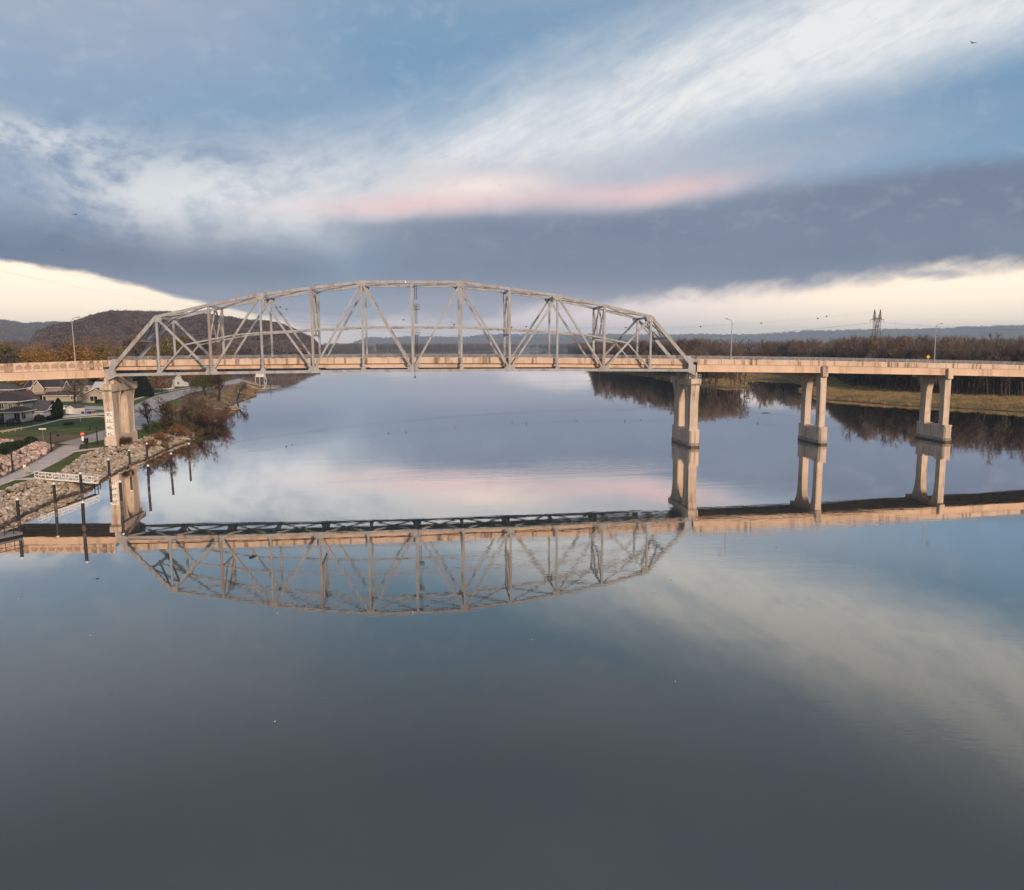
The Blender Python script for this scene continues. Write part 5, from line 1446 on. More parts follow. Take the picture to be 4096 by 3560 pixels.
def willow(seed, h, w, n):
    b = bare(seed, h, tw=0, twL=0, nb=(9, 5, 3), t0=.25, ang=.85, r=.035) if False else TreeB(seed)
    P = dict(wob=.18, up=.06, lv=9, tw=0, nb=(9, 4, 0), t0=.3, ang=.8, lr=.5, rr=.55, tup=0)
    b.branch(Vector((0, 0, -.3)), Vector((.05, 0, 1)), h * .6, h * .035, 0, dict(P, nb=(9, 4), lv=2, tw=0))
    for _ in range(n):
        a = b.r.uniform(0, 6.28); rr = math.sqrt(b.r.random()) * w / 2
        top = h * (1 - .45 * (rr / (w / 2)) ** 2) * b.r.uniform(.82, 1.0)
        p = Vector((math.cos(a) * rr, math.sin(a) * rr, top)); L = b.r.uniform(.25, .72) * top
        st = .34; m_ = int(L / st)
        for i in range(m_):
            p = p + Vector((b.r.uniform(-.06, .06), b.r.uniform(-.06, .06), -st)); b.leaf(p + b.rv() * .08, .34)
    return b


place('willow_tree', willow(11, 12.5, 13, 620), -97.5, 176, 'drooping olive willow beside the river street', 'tree', BD, LM['willow'])
place('bare_tree', bare(12, 15, tw=8, twL=1.2, twW=.07, r=.032), -90.5, 172, 'tall leafless tree standing next to the willow', 'tree', BD, LM['twig'])
place('leaning_tree', bare(13, 9.5, wob=.28, tw=8, twL=.9, twW=.06, r=.035), -87.5, 193, 'dark leaning tree over the stony far shore', 'tree', BD, LM['twig'])


def cone(h, r, p=1.0): return lambda q: (lambda t, a, s: (math.cos(a) * r * s * (1 - t) ** p, math.sin(a) * r * s * (1 - t) ** p, .3 + t * (h - .3)))(q.random() ** 1.5, q.uniform(0, 6.28), q.uniform(.55, 1.05) ** .5)
def ell(rx, ry, rz, z0): 
    def f(q):
        v = Vector((q.gauss(0, 1), q.gauss(0, 1), q.gauss(0, 1))).normalized() * q.uniform(.72, 1.04)
        return (v.x * rx, v.y * ry, z0 + max(-.6, v.z) * rz)
    return f


def evergreen(name, fn, n, sz, x, y, th, lf, label, cat, tr=.2, **kw):
    b = cards(hash((x, y)) % 999, fn, n, sz); b.w.tube([(0, 0, -.2), (0, 0, th)], [tr, tr * .4], 7)
    return place(name, b, x, y, label, cat, BD, LM[lf], **kw)


def col_(q):
    t = q.random(); a = q.uniform(0, 6.28); s = 1.15 * min(1, (t + .12) * 4, (1.04 - t) * 3.2) * q.uniform(.7, 1.05)
    return (math.cos(a) * s, math.sin(a) * s, .2 + t * 6.1)
evergreen('columnar_evergreen', col_, 5200, .30, -110.2, 60.5, 5, 'ever', 'tall dark columnar evergreen beside the pale blue garage', 'tree')
evergreen('columnar_evergreen', col_, 3600, .28, -112.0, 60.8, 4, 'ever', 'shorter columnar evergreen touching the garage wall', 'tree', s=.86)
evergreen('spruce_tree', cone(12.5, 5.2, .7), 9000, .55, -121, 163, 11, 'dark', 'broad dark spruce just beyond the land pier', 'tree')
evergreen('dark_tree', ell(4.6, 4.2, 4.6, 5.6), 5200, .5, -118, 181, 6, 'brown', 'dark brown leafy tree beside the spruce', 'tree')
evergreen('dark_tree', ell(5.2, 4.6, 4.0, 6.2), 5200, .5, -124, 250, 6, 'rust', 'rust red leafy tree behind the porch house', 'tree')
evergreen('dark_tree', ell(4.5, 4.2, 4.2, 5.4), 4200, .5, -109, 236, 6, 'olive', 'olive leafy tree left of the willow', 'tree')
for k, (x, y, rx, rz, lb) in enumerate([(-83.3, -30.5, 1.5, 1.0, 'lowest round dark shrub next to the garden steps'), (-84.0, -27.6, 1.7, 1.2, 'round dark shrub second from the garden steps'), (-84.6, -24.4, 1.5, 1.1, 'round dark shrub third from the garden steps'), (-85.4, -21.0, 1.6, 1.2, 'round dark shrub in the middle of the shrub row'),
        (-86.2, -17.0, 1.8, 1.1, 'wide dark green shrub before the street sign'), (-87.0, -12.0, 1.5, .9, 'dark green shrub behind the middle park lamp'), (-87.5, -5.5, 1.5, 1.1, 'round shrub at the road end of the boulder row'), (-96.5, -13.0, 2.4, 1.2, 'large round shrub at the picture edge'), (-81.6, -36.5, 1.2, .6, 'low green mound between the boulders at the picture edge'), (-80.3, -40.5, 1.1, .55, 'lowest green mound left of the dark steps')]):
    evergreen('round_shrub', ell(rx, rx, rz, rz * .55), 1500, .22, x, y, .4, 'shrub', lb, 'shrub', .05, group='clipped shrubs among the boulders', crown='foliage')
for (x, y, rx, rz, lf, lb) in [(-122.2, 123.0, 2.4, 1.0, 'ever', 'wide clipped hedge under the bungalow window'), (-118.5, 122.4, 1.4, 1.5, 'twig', 'brown bush at the bungalow corner'), (-110.8, 56.8, 1.7, .9, 'ever', 'low dark bush at the foot of the columnar evergreen'), (-116.5, 46.0, 2.2, 1.2, 'twig', 'bare brown bush below the white sun room'), (-121.5, 45.0, 3.2, 1.5, 'twig', 'large bare brown bush behind the iron fence'), (-113.0, 54.0, 1.5, 1.3, 'twig', 'thin brown bush against the garage wall'), (-101, 45, 1.5, .5, 'twig_grey', 'low heap of brush in the lawn'), (-121.5, 158, 2.2, 1.0, 'ever', 'low dark bush under the spruce')]:
    evergreen('garden_bush', ell(rx, rx * .8, rz, rz * .5), 1500, .24, x, y, .4, lf, lb, 'bush', .05, group='garden bushes by the houses', crown='foliage')

# --- background town trees above the left approach
big = dict(lv=3, nb=(10, 5, 3), tw=6, t0=.25, ang=.95, lf=3, lj=.6, r=.03)
def px_at(px, D):
    a = YAW + math.atan((px - 2048) / 3115.0 / math.cos(PITCH)); return CAM.x + math.sin(a) * D, CAM.y + math.cos(a) * D
OAK = [bare(200 + i, 22, twL=1.5, twW=.10, ls=.55, lp=.8, **big) for i in range(2)]
BUSHY = [bare(210 + i, 15, twL=1.3, twW=.07, ls=.45, lp=1.0, L=.55, **dict(big, t0=.1, ang=1.0, lf=5)) for i in range(2)]
def tree_meshes(b, leaf, wood=BK): return (b.w.mesh('trunk', wood), b.t.mesh('crown', leaf))
OAKM = {k: tree_meshes(OAK[i % 2], LM[k]) for i, k in enumerate(('olive', 'brown', 'twig'))}
BSHM = {k: tree_meshes(BUSHY[i % 2], LM[k]) for i, k in enumerate(('gold', 'brown', 'olive', 'rust'))}
for px, D, kind, k, s, lb in [(75, 455, 'o', 'olive', 1.06, 'large olive-brown oak at the left picture edge above the parapet'), (175, 475, 'o', 'brown', 1.0, 'brown oak second from the left above the parapet'), (10, 480, 'o', 'brown', 1.0, 'brown oak cut by the left picture edge'),
        (125, 400, 'b', 'gold', 1.14, 'left golden yellow willow-like tree behind the arched parapet'), (172, 410, 'b', 'gold', 1.18, 'right golden yellow willow-like tree behind the arched parapet'), (250, 430, 'b', 'brown', 1.2, 'brown leafy tree just left of the deck lamp'), (330, 420, 'b', 'brown', 1.28, 'broad orange-brown tree right of the deck lamp'),
        (385, 430, 'b', 'rust', 1.22, 'rusty brown tree under the church roof'), (430, 445, 'b', 'olive', 1.3, 'olive tree left of the end post'), (560, 470, 'o', 'twig', 1.15, 'dark leafless oak between the end post and first hanger'), (690, 480, 'o', 'olive', 1.2, 'tall brown oak behind the first truss panel'), (800, 520, 'o', 'twig', 1.1, 'leafless oak behind the second truss panel'),
        (300, 560, 'o', 'twig', 1.05, 'grey leafless tree behind the deck lamp'), (215, 600, 'o', 'twig', 1.1, 'grey leafless tree in the gap above the golden trees'), (620, 420, 'b', 'olive', 1.1, 'olive tree low behind the portal')]:
    x, y = px_at(px, D); s *= 1.16 if kind == 'b' else 1.05
    place('oak_tree' if kind == 'o' else 'leafy_tree', None, x, y, lb, 'tree', None, None, s=s, meshes=(OAKM if kind == 'o' else BSHM)[k], group='town trees behind the approach')

# --- woods
WOODV = [bare(300 + i, 24, twL=2.0, twW=.085, tw=7, nb=(11, 4, 3), t0=.30, ang=.62, lr=.46, up=.16, tup=.35, r=.017, L=.75) for i in range(6)]
WOODM = [tree_meshes(b, LM['twig_wood'], BK) for b in WOODV]


def along(pts, step, depth, jit, r_):
    out = []
    for (x0, y0), (x1, y1) in zip(pts[:-1], pts[1:]):
        L = math.hypot(x1 - x0, y1 - y0); n = max(1, int(L / step)); nx, ny = -(y1 - y0) / L, (x1 - x0) / L
        for i in range(n):
            t = (i + r_.random()) / n
            for k in range(max(1, int(depth / step))):
                d = k * step + r_.uniform(-jit, jit)
                out.append((x0 + (x1 - x0) * t + nx * d, y0 + (y1 - y0) * t + ny * d))
    return out


MARSH_EDGE = [(300, 112), (272, 131), (262, 146), (254.5, 162), (252.5, 180), (247, 215), (249, 232), (262, 262), (288, 318), (318, 380), (322, 440), (318, 482), (292, 470)]
front = along(MARSH_EDGE, 4.6, 4.6, 1.2, rnd)
SE_ = sorted([(p[1], p[0]) for p in SHORE_E[5:13]])
island = [(float(np.interp(270 + t, [q[0] for q in SE_], [q[1] for q in SE_])) + rnd.uniform(2.5, 15), 270 + t) for t in np.arange(0, 300, 3.2)] + [(200, 272), (205, 285), (196, 268), (210, 310), (207, 296), (216, 326), (190, 268), (225, 345)]
island = [p for p in island if zf(*p) > .2]
k = 0
for x, y in front:
    place('riverside_tree', None, x, y, 'leafless brown tree in the wood edge behind the golden marsh', 'tree', None, None, s=rnd.uniform(.72, 1.02), meshes=rnd.choice(WOODM), group='leafless trees behind the marsh')
for x, y in island:
    place('riverside_tree', None, x, y, 'leafless brown tree on the wooded point behind the railed pier', 'tree', None, None, s=rnd.uniform(.6, .95), meshes=rnd.choice(WOODM), group='leafless trees on the point')


def gn_scatter(name, pts, scales, meshes, label, tilt=0.0, seed=0):
    """one stuff object: instances of a few source meshes on points"""
    r_ = random.Random(seed)
    me = bpy.data.meshes.new(name); me.from_pydata([tuple(p) for p in pts], [], [])
    a = me.attributes.new('psc', 'FLOAT', 'POINT'); a.data.foreach_set('value', list(scales))
    a = me.attributes.new('prot', 'FLOAT', 'POINT'); a.data.foreach_set('value', [r_.uniform(0, 6.28) for _ in pts])
    a = me.attributes.new('pid', 'INT', 'POINT'); a.data.foreach_set('value', [r_.randrange(len(meshes)) for _ in pts])
    o = bpy.data.objects.new(name, me); link(o)
    src = bpy.data.collections.new(name + '_source')
    for i, m in enumerate(meshes):
        so = bpy.data.objects.new('source_%02d' % i, m); src.objects.link(so)
    ng = bpy.data.node_groups.new(name + '_nodes', 'GeometryNodeTree')
    ng.interface.new_socket('Geometry', in_out='INPUT', socket_type='NodeSocketGeometry'); ng.interface.new_socket('Geometry', in_out='OUTPUT', socket_type='NodeSocketGeometry')
    N = ng.nodes; gi = N.new('NodeGroupInput'); go = N.new('NodeGroupOutput')
    m2p = N.new('GeometryNodeMeshToPoints'); iop = N.new('GeometryNodeInstanceOnPoints'); ci = N.new('GeometryNodeCollectionInfo')
    ci.inputs['Collection'].default_value = src; ci.inputs['Separate Children'].default_value = True; ci.inputs['Reset Children'].default_value = True
    def attr(nm, tp):
        n = N.new('GeometryNodeInputNamedAttribute'); n.data_type = tp; n.inputs[0].default_value = nm
        return next(s for s in n.outputs if s.enabled and s.name == 'Attribute')
    cx = N.new('ShaderNodeCombineXYZ'); ng.links.new(attr('prot', 'FLOAT'), cx.inputs[2])
    L = ng.links
    L.new(gi.outputs[0], m2p.inputs[0]); L.new(m2p.outputs[0], iop.inputs['Points']); L.new(ci.outputs[0], iop.inputs['Instance'])
    iop.inputs['Pick Instance'].default_value = True
    L.new(attr('pid', 'INT'), iop.inputs['Instance Index']); L.new(attr('psc', 'FLOAT'), iop.inputs['Scale'])
    e2r = N.new('FunctionNodeEulerToRotation'); L.new(cx.outputs[0], e2r.inputs[0]); L.new(e2r.outputs[0], iop.inputs['Rotation'])
    L.new(iop.outputs[0], go.inputs[0])
    md = o.modifiers.new('scatter', 'NODES'); md.node_group = ng
    return tag(o, label, kind='stuff')


def joined(b, wood, leaf):
    mb = MB(); mb.v = list(b.w.v); mb.f = list(b.w.f); mb.m = [0] * len(b.w.f); mb.add(b.t.v, b.t.f, 1)
    return mb.mesh('wood_tree', [wood, leaf])


WOODJ = [joined(b, BK, LM['twig_wood']) for b in WOODV]
r2 = random.Random(5)
pts = []
pts += along([(p[0] + 6, p[1] + 6) for p in MARSH_EDGE][::-1], 5.2, 5.2, 2, r2)
for sh in range(1, 13):
    pts += along([(x + sh * 5.5, y + sh * 2.8) for x, y in MARSH_EDGE], 5.4, 5.4, 2, r2)
pts += [(r2.uniform(300, 700), r2.uniform(180, 620)) for _ in range(1500)]
pts += [(x + r2.uniform(4, 40), y + r2.uniform(-4, 4)) for x, y in island for _ in range(9) if y > 340]
# east bank up to the far channel, and the far woods
pts += along([(176, 590), (300, 1200), (420, 1900), (511, 2440)], 7, 60, 4, r2) if False else []
def strip(edge, step, rows, side, r_):
    o = []
    for (x0, y0), (x1, y1) in zip(edge[:-1], edge[1:]):
        L = math.hypot(x1 - x0, y1 - y0); n = max(1, int(L / step)); nx, ny = (y1 - y0) / L * side, -(x1 - x0) / L * side
        for i in range(n):
            for k in range(rows):
                t = (i + r_.random()) / n; d = 4 + k * step + r_.uniform(-2, 2)
                o.append((x0 + (x1 - x0) * t + nx * d, y0 + (y1 - y0) * t + ny * d))
    return o
pts += strip([(176, 585), (300, 1200), (420, 1900)], 7, 9, 1, r2)
P = np.array(pts); zz = height(P[:, 0], P[:, 1]); ok = zz > .25
P = P[ok]; zz = zz[ok]
gn_scatter('forest', np.column_stack([P, zz - .2]), [r2.choice((.7, .85, .95, 1.0, 1.05, 1.2)) * r2.uniform(.9, 1.08) for _ in P], WOODJ, 'brown leafless flood plain wood behind the right bank', seed=1)
pts = strip([(420, 1900), (511, 2440), (640, 3300)], 9, 7, 1, r2)
pts += strip([(-207, 1316), (-225, 1450), (-270, 1650), (-320, 2300), (-176, 2675), (3, 2662), (212, 3102), (491, 4182), (640, 4250), (740, 3960)], 9, 7, -1, r2)
pts += strip([(-1500, 1120), (-900, 1180), (-330, 1290), (-207, 1316)], 8, 9, -1, r2)
pts += strip([(-330, 640), (-240, 770), (-310, 1000), (-340, 1276)], 8, 6, -1, r2)
pts += [(r2.uniform(700, 2600), r2.uniform(400, 1800)) for _ in range(2500)]
P = np.array(pts); zz = height(P[:, 0], P[:, 1]); ok = zz > .25; P = P[ok]; zz = zz[ok]
gn_scatter('far_forest', np.column_stack([P, zz - .2]), [r2.uniform(1.0, 1.42) for _ in P], WOODJ, 'distant brown wood along the far river bends', seed=2)
# trees of the town and the slope behind the left bank
pts = []
while len(pts) < 900:
    px = r2.uniform(-150, 1080); D = r2.uniform(560, 1250) if px < 700 else r2.uniform(620, 1400)
    x, y = px_at(px, D); pts.append((x, y))
P = np.array(pts); zz = height(P[:, 0], P[:, 1]); ok = (zz > .8); P = P[ok]; zz = zz[ok]
GREYJ = [joined(b, BK, LM['twig_grey']) for b in WOODV[:2]] + [joined(OAK[0], BK, LM['brown']), joined(OAK[1], BK, LM['twig'])] + [joined(WOODV[3], BK, LM['twig_wood'])]
gn_scatter('town_wood', np.column_stack([P, zz - .2]), [r2.uniform(.75, 1.05) for _ in P], GREYJ, 'grey and brown wood at the foot of the bluff', seed=3)


# --- tall grass on the marsh bank
def tuft(seed, n, h, w):
    b = TreeB(seed)
    for _ in range(n):
        p = Vector((b.r.gauss(0, w), b.r.gauss(0, w), 0)); d = (Vector((b.r.gauss(0, .28), b.r.gauss(0, .28), 1))).normalized()
        b.ribbon(p, d, h * b.r.uniform(.6, 1.15), .07)
    return b.t.mesh('grass_tuft', LM['marsh'])


TUFTS = [tuft(400 + i, 46, 1.25, .55) for i in range(4)]
pts = []
while len(pts) < 15000:
    x, y = r2.uniform(185, 330), r2.uniform(75, 520); pts.append((x, y))
P = np.array(pts); zz = height(P[:, 0], P[:, 1]); dE = seg_dist(P[:, 0], P[:, 1], SHORE_E)
ok = (zz > .15) & (dE < 75); P = P[ok]; zz = zz[ok]
gn_scatter('marsh_grass', np.column_stack([P, zz - .1]), [r2.uniform(.55, 1.1) for _ in P], TUFTS, 'golden dry grass covering the marshy right bank', seed=4)
# dry weeds on the far left shore
pts = []
while len(pts) < 1500:
    y = r2.uniform(60, 360); x = float(np.interp(y, [p[1] for p in SHORE_W[:22]], [p[0] for p in SHORE_W[:22]])) - r2.uniform(.3, 14) ; pts.append((x, y))
P = np.array(pts); zz = height(P[:, 0], P[:, 1])
sel = (snz(P[:, 0], P[:, 1], .25) > .05); P = P[sel]; zz = zz[sel]
gn_scatter('dry_weeds', np.column_stack([P, zz - .1]), [r2.uniform(.3, .7) for _ in P], TUFTS, 'dry yellow weeds along the stony far left shore', seed=6)

# ------------------------------------------------------------------ hills
def hill(name, label, prof, D0, D1, base, seed, ntree, tscale, nx=140, ny=26, haze_c=None):
    """ridge whose skyline follows prof = [(azimuth px, top px)] seen at distance D1; slopes down to D0 in front and falls off behind"""
    xs = np.linspace(prof[0][0], prof[-1][0], nx)
    top = np.interp(xs, [p[0] for p in prof], [p[1] for p in prof])
    verts = []; W = []
    for j in range(ny):
        t = j / (ny - 1)
        D = D0 + (D1 - D0) * min(1, t * 1.35) + max(0, t - 1 / 1.35) * (D1 - D0) * 2.0
        up_ = sstep(np.array(t * 1.35), 0, 1) if t * 1.35 <= 1 else 1 - .6 * sstep(np.array((t * 1.35 - 1) / .35), 0, 1)
        for i, px in enumerate(xs):
            x, y = px_at(px, D)
            htop = CAM.z + (1383 - top[i]) / 3115.0 * D1 * math.cos(math.atan((px - 2048) / 3115.0)) * 1.0 - base
            n = snz(np.array(x), np.array(y), .006 + seed * .0007) * .5 + snz(np.array(x), np.array(y), .017) * .3
            z = base + max(0, htop) * float(up_) * (1 + .10 * float(n) * (1 - abs(float(up_) * 2 - 1))) 
            e = min(i, nx - 1 - i) / 8.0
            verts.append((x, y, z * min(1, e) - (1 - min(1, e)) * 5))
    faces = [(j * nx + i, j * nx + i + 1, (j + 1) * nx + i + 1, (j + 1) * nx + i) for j in range(ny - 1) for i in range(nx - 1)]
    me = bpy.data.meshes.new(name); me.from_pydata(verts, [], faces)
    me.polygons.foreach_set('use_smooth', [True] * len(me.polygons)); me.materials.append(MT['hillground'])
    tag(link(bpy.data.objects.new(name, me)), label, kind='structure')
    r_ = random.Random(seed); pts = []; V_ = verts
    for _ in range(ntree):
        j = r_.randrange(0, int((ny - 1) * .86)); i = r_.randrange(nx - 1); a, b = r_.random(), r_.random()
        p = [(V_[j * nx + i][k] * (1 - a) + V_[j * nx + i + 1][k] * a) * (1 - b) + (V_[(j + 1) * nx + i][k] * (1 - a) + V_[(j + 1) * nx + i + 1][k] * a) * b for k in range(3)]
        if p[2] > 1: pts.append((p[0], p[1], p[2] - 2.0))
    gn_scatter('hillside_forest', pts, [tscale * r_.uniform(.7, 1.25) for _ in pts], HILLJ, label.split(' rising')[0] + ' tree cover', seed=seed)


MT['hillground'] = mat('hill_floor', c3(.06, .042, .036), .95, c3(.09, .062, .05), .02)


def crown_mesh(seed):
    b = TreeB(seed)
    for _ in range(150):
        v = b.rv(); rr = b.r.uniform(.55, 1.0)
        p = Vector((v.x * 4.6 * rr, v.y * 4.6 * rr, 6.5 + v.z * 4.6 * rr)); b.leaf(p, b.r.uniform(1.0, 1.9))
    b.w.tube([(0, 0, -2), (0, 0, 6)], [.4, .2], 4, cap=False)
    for _ in range(6): b.w.tube([(0, 0, 4), tuple(Vector((0, 0, 7)) + b.rv() * 3.5)], [.2, .06], 3, cap=False)
    return joined(b, BK, LM['hill'])


HILLJ = [crown_mesh(500 + i) for i in range(4)]
hill('bluff', 'wooded bluff rising behind the left end of the truss', [(120, 1386), (180, 1350), (260, 1322), (340, 1310), (400, 1288), (470, 1270), (540, 1269), (600, 1272), (680, 1272), (760, 1276), (850, 1282), (930, 1292), (1000, 1302), (1080, 1308), (1140, 1318), (1190, 1338), (1240, 1365), (1290, 1382), (1330, 1386)], 1350, 2300, 4, 1, 11000, 1.7)
hill('hill', 'hazy wooded hill rising at the left picture edge', [(-420, 1314), (-200, 1300), (0, 1292), (70, 1295), (110, 1302), (140, 1310), (165, 1305), (215, 1304), (240, 1301), (300, 1304), (360, 1324), (420, 1374), (460, 1386)], 4300, 6000, 4, 2, 8000, 3.0)
hill('ridge', 'long blue ridge rising beyond the far river bend', [(1380, 1386), (1400, 1381), (1430, 1365), (1460, 1359), (1520, 1359), (1600, 1361), (1630, 1355), (1680, 1356), (1800, 1358), (1850, 1361), (1900, 1355), (1930, 1349), (1980, 1348), (2060, 1350), (2140, 1347), (2240, 1348), (2340, 1350), (2460, 1350), (2560, 1353), (2660, 1355), (2780, 1351), (2880, 1354), (3000, 1355), (3200, 1342), (3300, 1340), (3400, 1339), (3520, 1337), (3600, 1338), (3760, 1335), (3860, 1329), (3980, 1326), (4096, 1326), (4300, 1323), (4700, 1321)], 9000, 12300, 3, 3, 9000, 4.2, nx=260, ny=20)


# ------------------------------------------------------------------ power line
PY = 486.0
pyl = wroot('transmission_pylon', (415, PY, 1.5), 'rusty lattice transmission pylon standing in the right-hand wood', 'pylon')
def lat(mb, a0, a1, b0, b1, n, r=.17):
    """lattice panel between edge a0->a1 and b0->b1"""
    a0, a1, b0, b1 = map(Vector, (a0, a1, b0, b1))
    mb.tube([a0, a1], r, 4, cap=False); mb.tube([b0, b1], r, 4, cap=False)
    for i in range(n):
        p, q = a0.lerp(a1, i / n), b0.lerp(b1, (i + 1) / n); u, v = b0.lerp(b1, i / n), a0.lerp(a1, (i + 1) / n)
        mb.tube([p, q], r * .6, 3, cap=False); mb.tube([u, v], r * .6, 3, cap=False); mb.tube([v, q], r * .5, 3, cap=False)
def cage(mb, z0, h0, z1, h1, n, cx0=415, cx1=415, d0=None, d1=None):
    d0 = d0 or h0; d1 = d1 or h1
    C0 = [(cx0 - h0, PY - d0, z0), (cx0 + h0, PY - d0, z0), (cx0 + h0, PY + d0, z0), (cx0 - h0, PY + d0, z0)]; C1 = [(cx1 - h1, PY - d1, z1), (cx1 + h1, PY - d1, z1), (cx1 + h1, PY + d1, z1), (cx1 - h1, PY + d1, z1)]
    for i in range(4): lat(mb, C0[i], C1[i], C0[(i + 1) % 4], C1[(i + 1) % 4], n)
m = MB(); cage(m, 1.5, 4.6, 40.5, 2.2, 7); m.build('body', MT['lattice'], pyl)
for s in (-1, 1):
    m = MB(); cage(m, 40.5, 1.0, 48.5, .9, 3, 415 + s * 1.2, 415 + s * 2.4, 2.0, 1.2); m.build('window_leg', MT['lattice'], pyl)
    m = MB(); cage(m, 48.5, 1.2, 57.4, .1, 4, 415 + s * 2.4, 415 + s * 2.9, 1.2, .1); m.build('peak', MT['lattice'], pyl)
m = MB()
for dy in (-1, 1): lat(m, (408.2, PY, 48.0), (421.8, PY, 48.0), (411.5, PY + dy, 49.8), (418.5, PY + dy, 49.8), 6, .12)
m.build('crossarm', MT['lattice'], pyl)
for dx in (-6.6, 0, 6.6):
    m = MB(); m.tube([(415 + dx, PY, 48), (415 + dx, PY, 46.2)], .14, 5); m.build('insulator', MT['black'], pyl)


def cat_wire(z0, off, sagk=2.3e-4, xm=160):
    return lambda x: z0 + sagk * (x - xm) ** 2 + off
def wire(fn, x0, x1, y, label, r=.024, n=70):
    xs = np.linspace(x0, x1, n); o = MB().tube([(x, y, fn(x)) for x in xs], r, 4, cap=False).build('power_cable', MT['black'])
    return tag(o, label, 'cable', 'power cables over the river')
e1, e2 = cat_wire(39.6, .8), cat_wire(38.8, 2.8)
wire(e1, -620, 412, PY - 1.6, 'upper thin cable carrying dark marker balls over the river')
wire(e2, -620, 418, PY + 1.6, 'second thin cable carrying marker balls over the river')
for k, dy in enumerate((-5, 0, 5)):
    wire(cat_wire(31.2, 0), -620, 408.4 + 6.6 * k, PY + dy * .3, 'lower bare power cable sagging behind the truss')
    fn = (lambda k: (lambda x: 46.2 - .085 * (x - 415) + 2.2e-4 * (x - 415) ** 2))(k)
    wire(fn, 408.4 + 6.6 * k, 800, PY + dy * 1.2, 'power cable descending from the pylon to the wood')
for x, fn, y, red, lb in [(-117.3, e2, 1.6, 0, 'dark marker ball above the bluff shoulder, left of the red one'), (-111.5, e1, -1.6, 1, 'red marker ball above the bluff shoulder'), (-29.8, e1, -1.6, 1, 'dark red marker ball by the fifth truss post'), (-14.8, e2, 1.6, 0, 'dark marker ball just left of the ladder'), (28.3, e1, -1.6, 1, 'dark marker ball left of the seventh truss post'),
        (91.2, e2, 1.6, 0, 'upper dark marker ball right of the eighth truss post'), (78.1, e1, -1.6, 1, 'lower red marker ball right of the eighth truss post'), (135.7, e1, -1.6, 1, 'red marker ball beside the ninth truss diagonal'), (194.2, e1, -1.6, 1, 'red marker ball inside the end portal'), (180.3, e2, 1.6, 0, 'dark marker ball left of the end portal'),
        (247.6, e1, -1.6, 0, 'dark marker ball in open sky right of the truss'), (303.8, e1, -1.6, 0, 'dark marker ball left of the twin balls'), (357, e1, -1.6, 0, 'left ball of the twin dark balls near the pylon'), (367, e2, 1.6, 0, 'right ball of the twin dark balls near the pylon')]:
    z = fn(x); r0 = wroot('marker_ball', (x, PY + y, z), lb, 'marker ball', 'aerial marker balls on the power cables')
    MB().tube([(x, PY + y, z - .62), (x, PY + y, z - .55), (x, PY + y, z - .32), (x, PY + y, z), (x, PY + y, z + .32), (x, PY + y, z + .55), (x, PY + y, z + .62)], [.05, .36, .64, .74, .64, .36, .05], 12).build('shell', MT['ballred' if red else 'balldark'], r0, smooth=True)
    MB().box(x - .75, x + .75, PY + y - .05, PY + y + .05, z - .05, z + .05).build('clamp', MT['black'], r0)


# ------------------------------------------------------------------ birds, small floating things
def bird(px, py, D, span, a, label):
    ax = (px - 2048) / 3115.0; ay = (1780 - py) / 3115.0
    d = (fw + rt2 * ax + up2 * ay); p = CAM + d * D
    r0 = tag(empty('flying_bird', tuple(p), a), label, 'bird', 'birds in the sky')
    s = span / 2
    MB().tube([(0, -.26 * s, 0), (0, -.12 * s, 0), (0, .12 * s, .01), (0, .3 * s, .02), (0, .36 * s, .02)], [.02 * s, .09 * s, .10 * s, .06 * s, .01 * s], 8).build('body', MT['bird'], r0, smooth=True)
    for q in (-1, 1):
        m = MB(); t = .015 * s
        pts = [(.05 * q * s, -.08 * s, .03 * s), (.05 * q * s, .14 * s, .03 * s), (.5 * q * s, .2 * s, .22 * s), (.5 * q * s, -.02 * s, .22 * s), (q * s, -.1 * s, .10 * s), (q * .96 * s, .02 * s, .10 * s)]
        vs = pts + [(x, y, z + t) for x, y, z in pts]
        m.add(vs, [(0, 1, 2, 3), (3, 2, 5, 4), (9, 8, 7, 6), (10, 11, 8, 9), (0, 3, 9, 6), (3, 4, 10, 9), (1, 2, 8, 7), (2, 5, 11, 8), (4, 5, 11, 10)]); m.build('wing', MT['bird'], r0)
    m = MB(); m.prism([(-.06 * s, -.22 * s), (.06 * s, -.22 * s), (.1 * s, -.42 * s), (-.1 * s, -.42 * s)], 'z', 0, .015 * s); m.build('tail', MT['bird'], r0)


bird(3892, 172, 150, 1.9, .3, 'dark bird with spread wings in the upper right sky')
bird(302, 859, 170, 1.6, -.3, 'dark bird gliding above the cream horizon at the left')
bird(248, 1001, 260, 1.5, .9, 'tiny bird nearest the cloud edge at the left')
bird(305, 1021, 280, .7, .2, 'tiniest bird below the other left birds')
bird(3882, 817, 260, .6, 1.2, 'tiny speck of a bird in the right-hand cloud band')

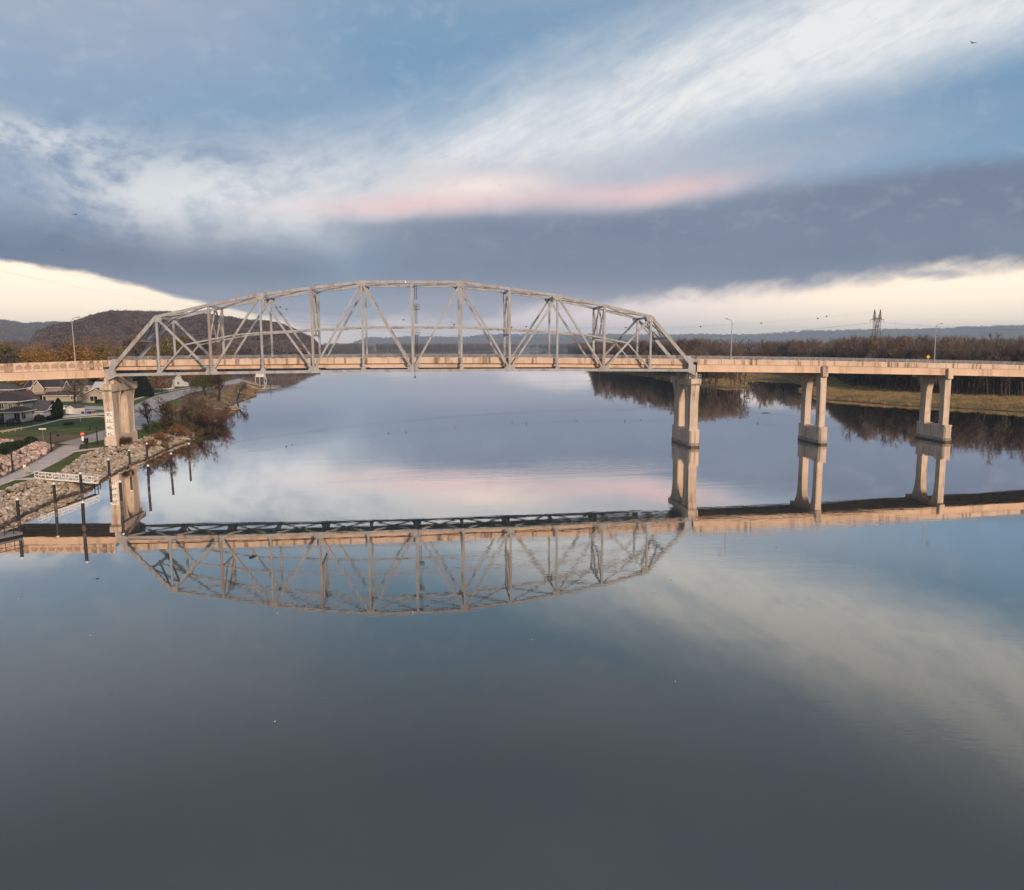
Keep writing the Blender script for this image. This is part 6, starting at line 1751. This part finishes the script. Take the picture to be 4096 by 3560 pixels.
for x, y, L, a, lb in [(133, 92, 3.4, .2, 'thin floating stick right of the railed pier'), (-19, -96, 1.2, 1.0, 'small dark drifting twig in the near water'), (163, 182, 4.5, .5, 'forked branch floating in the inlet'), (160, 172, 2.0, 2.2, 'short curved stick floating in the inlet')]:
    r0 = wroot('floating_branch', (x, y, 0), lb, 'branch', 'sticks floating on the river')
    dx, dy = math.cos(a) * L / 2, math.sin(a) * L / 2
    MB().tube([(x - dx, y - dy, .04), (x, y, .12), (x + dx, y + dy, .05)], [.13, .10, .04], 6).build('stem', MT['bark_dark'], r0)
    MB().tube([(x, y, .1), (x + dx * .5 - dy * .5, y + dy * .5 + dx * .5, .3)], [.07, .02], 5).build('twig', MT['bark_dark'], r0)


for k in range(14):
    x, y = [(-40, -110), (-28, -122), (12, -128), (-12, -118), (30, -112), (-55, -92), (48, -100), (22, -138), (-8, -141), (60, -84), (35, -60), (-20, -70), (75, -60), (5, -95)][k]
    r0 = wroot('floating_leaf', (x, y, 0), 'tiny pale leaf drifting on the open near water', 'leaf', 'leaves drifting on the water')
    a = rnd.uniform(0, 3); MB().tube([(x - .11 * math.cos(a), y - .11 * math.sin(a), .02), (x, y, .04), (x + .11 * math.cos(a), y + .11 * math.sin(a), .03)], [.01, .055, .01], 5).build('blade', MT['log'], r0)


# ------------------------------------------------------------------ air
def build_haze():
    me = bpy.data.meshes.new('haze'); mb = MB(); mb.box(-14600, 14600, -1000, 14600, -6, 330)
    m = bpy.data.materials.new('haze_air'); m.use_nodes = True; nt = m.node_tree; nt.nodes.clear()
    out = nt.nodes.new('ShaderNodeOutputMaterial'); pv = nt.nodes.new('ShaderNodeVolumePrincipled')
    pv.inputs['Color'].default_value = (.60, .80, 1.0, 1); pv.inputs['Density'].default_value = HAZE; pv.inputs['Anisotropy'].default_value = 0.0
    nt.links.new(pv.outputs[0], out.inputs['Volume'])
    o = mb.build('haze', m); tag(o, 'thin bluish evening haze over the valley', kind='stuff')


HAZE = 8.5e-5
build_haze()
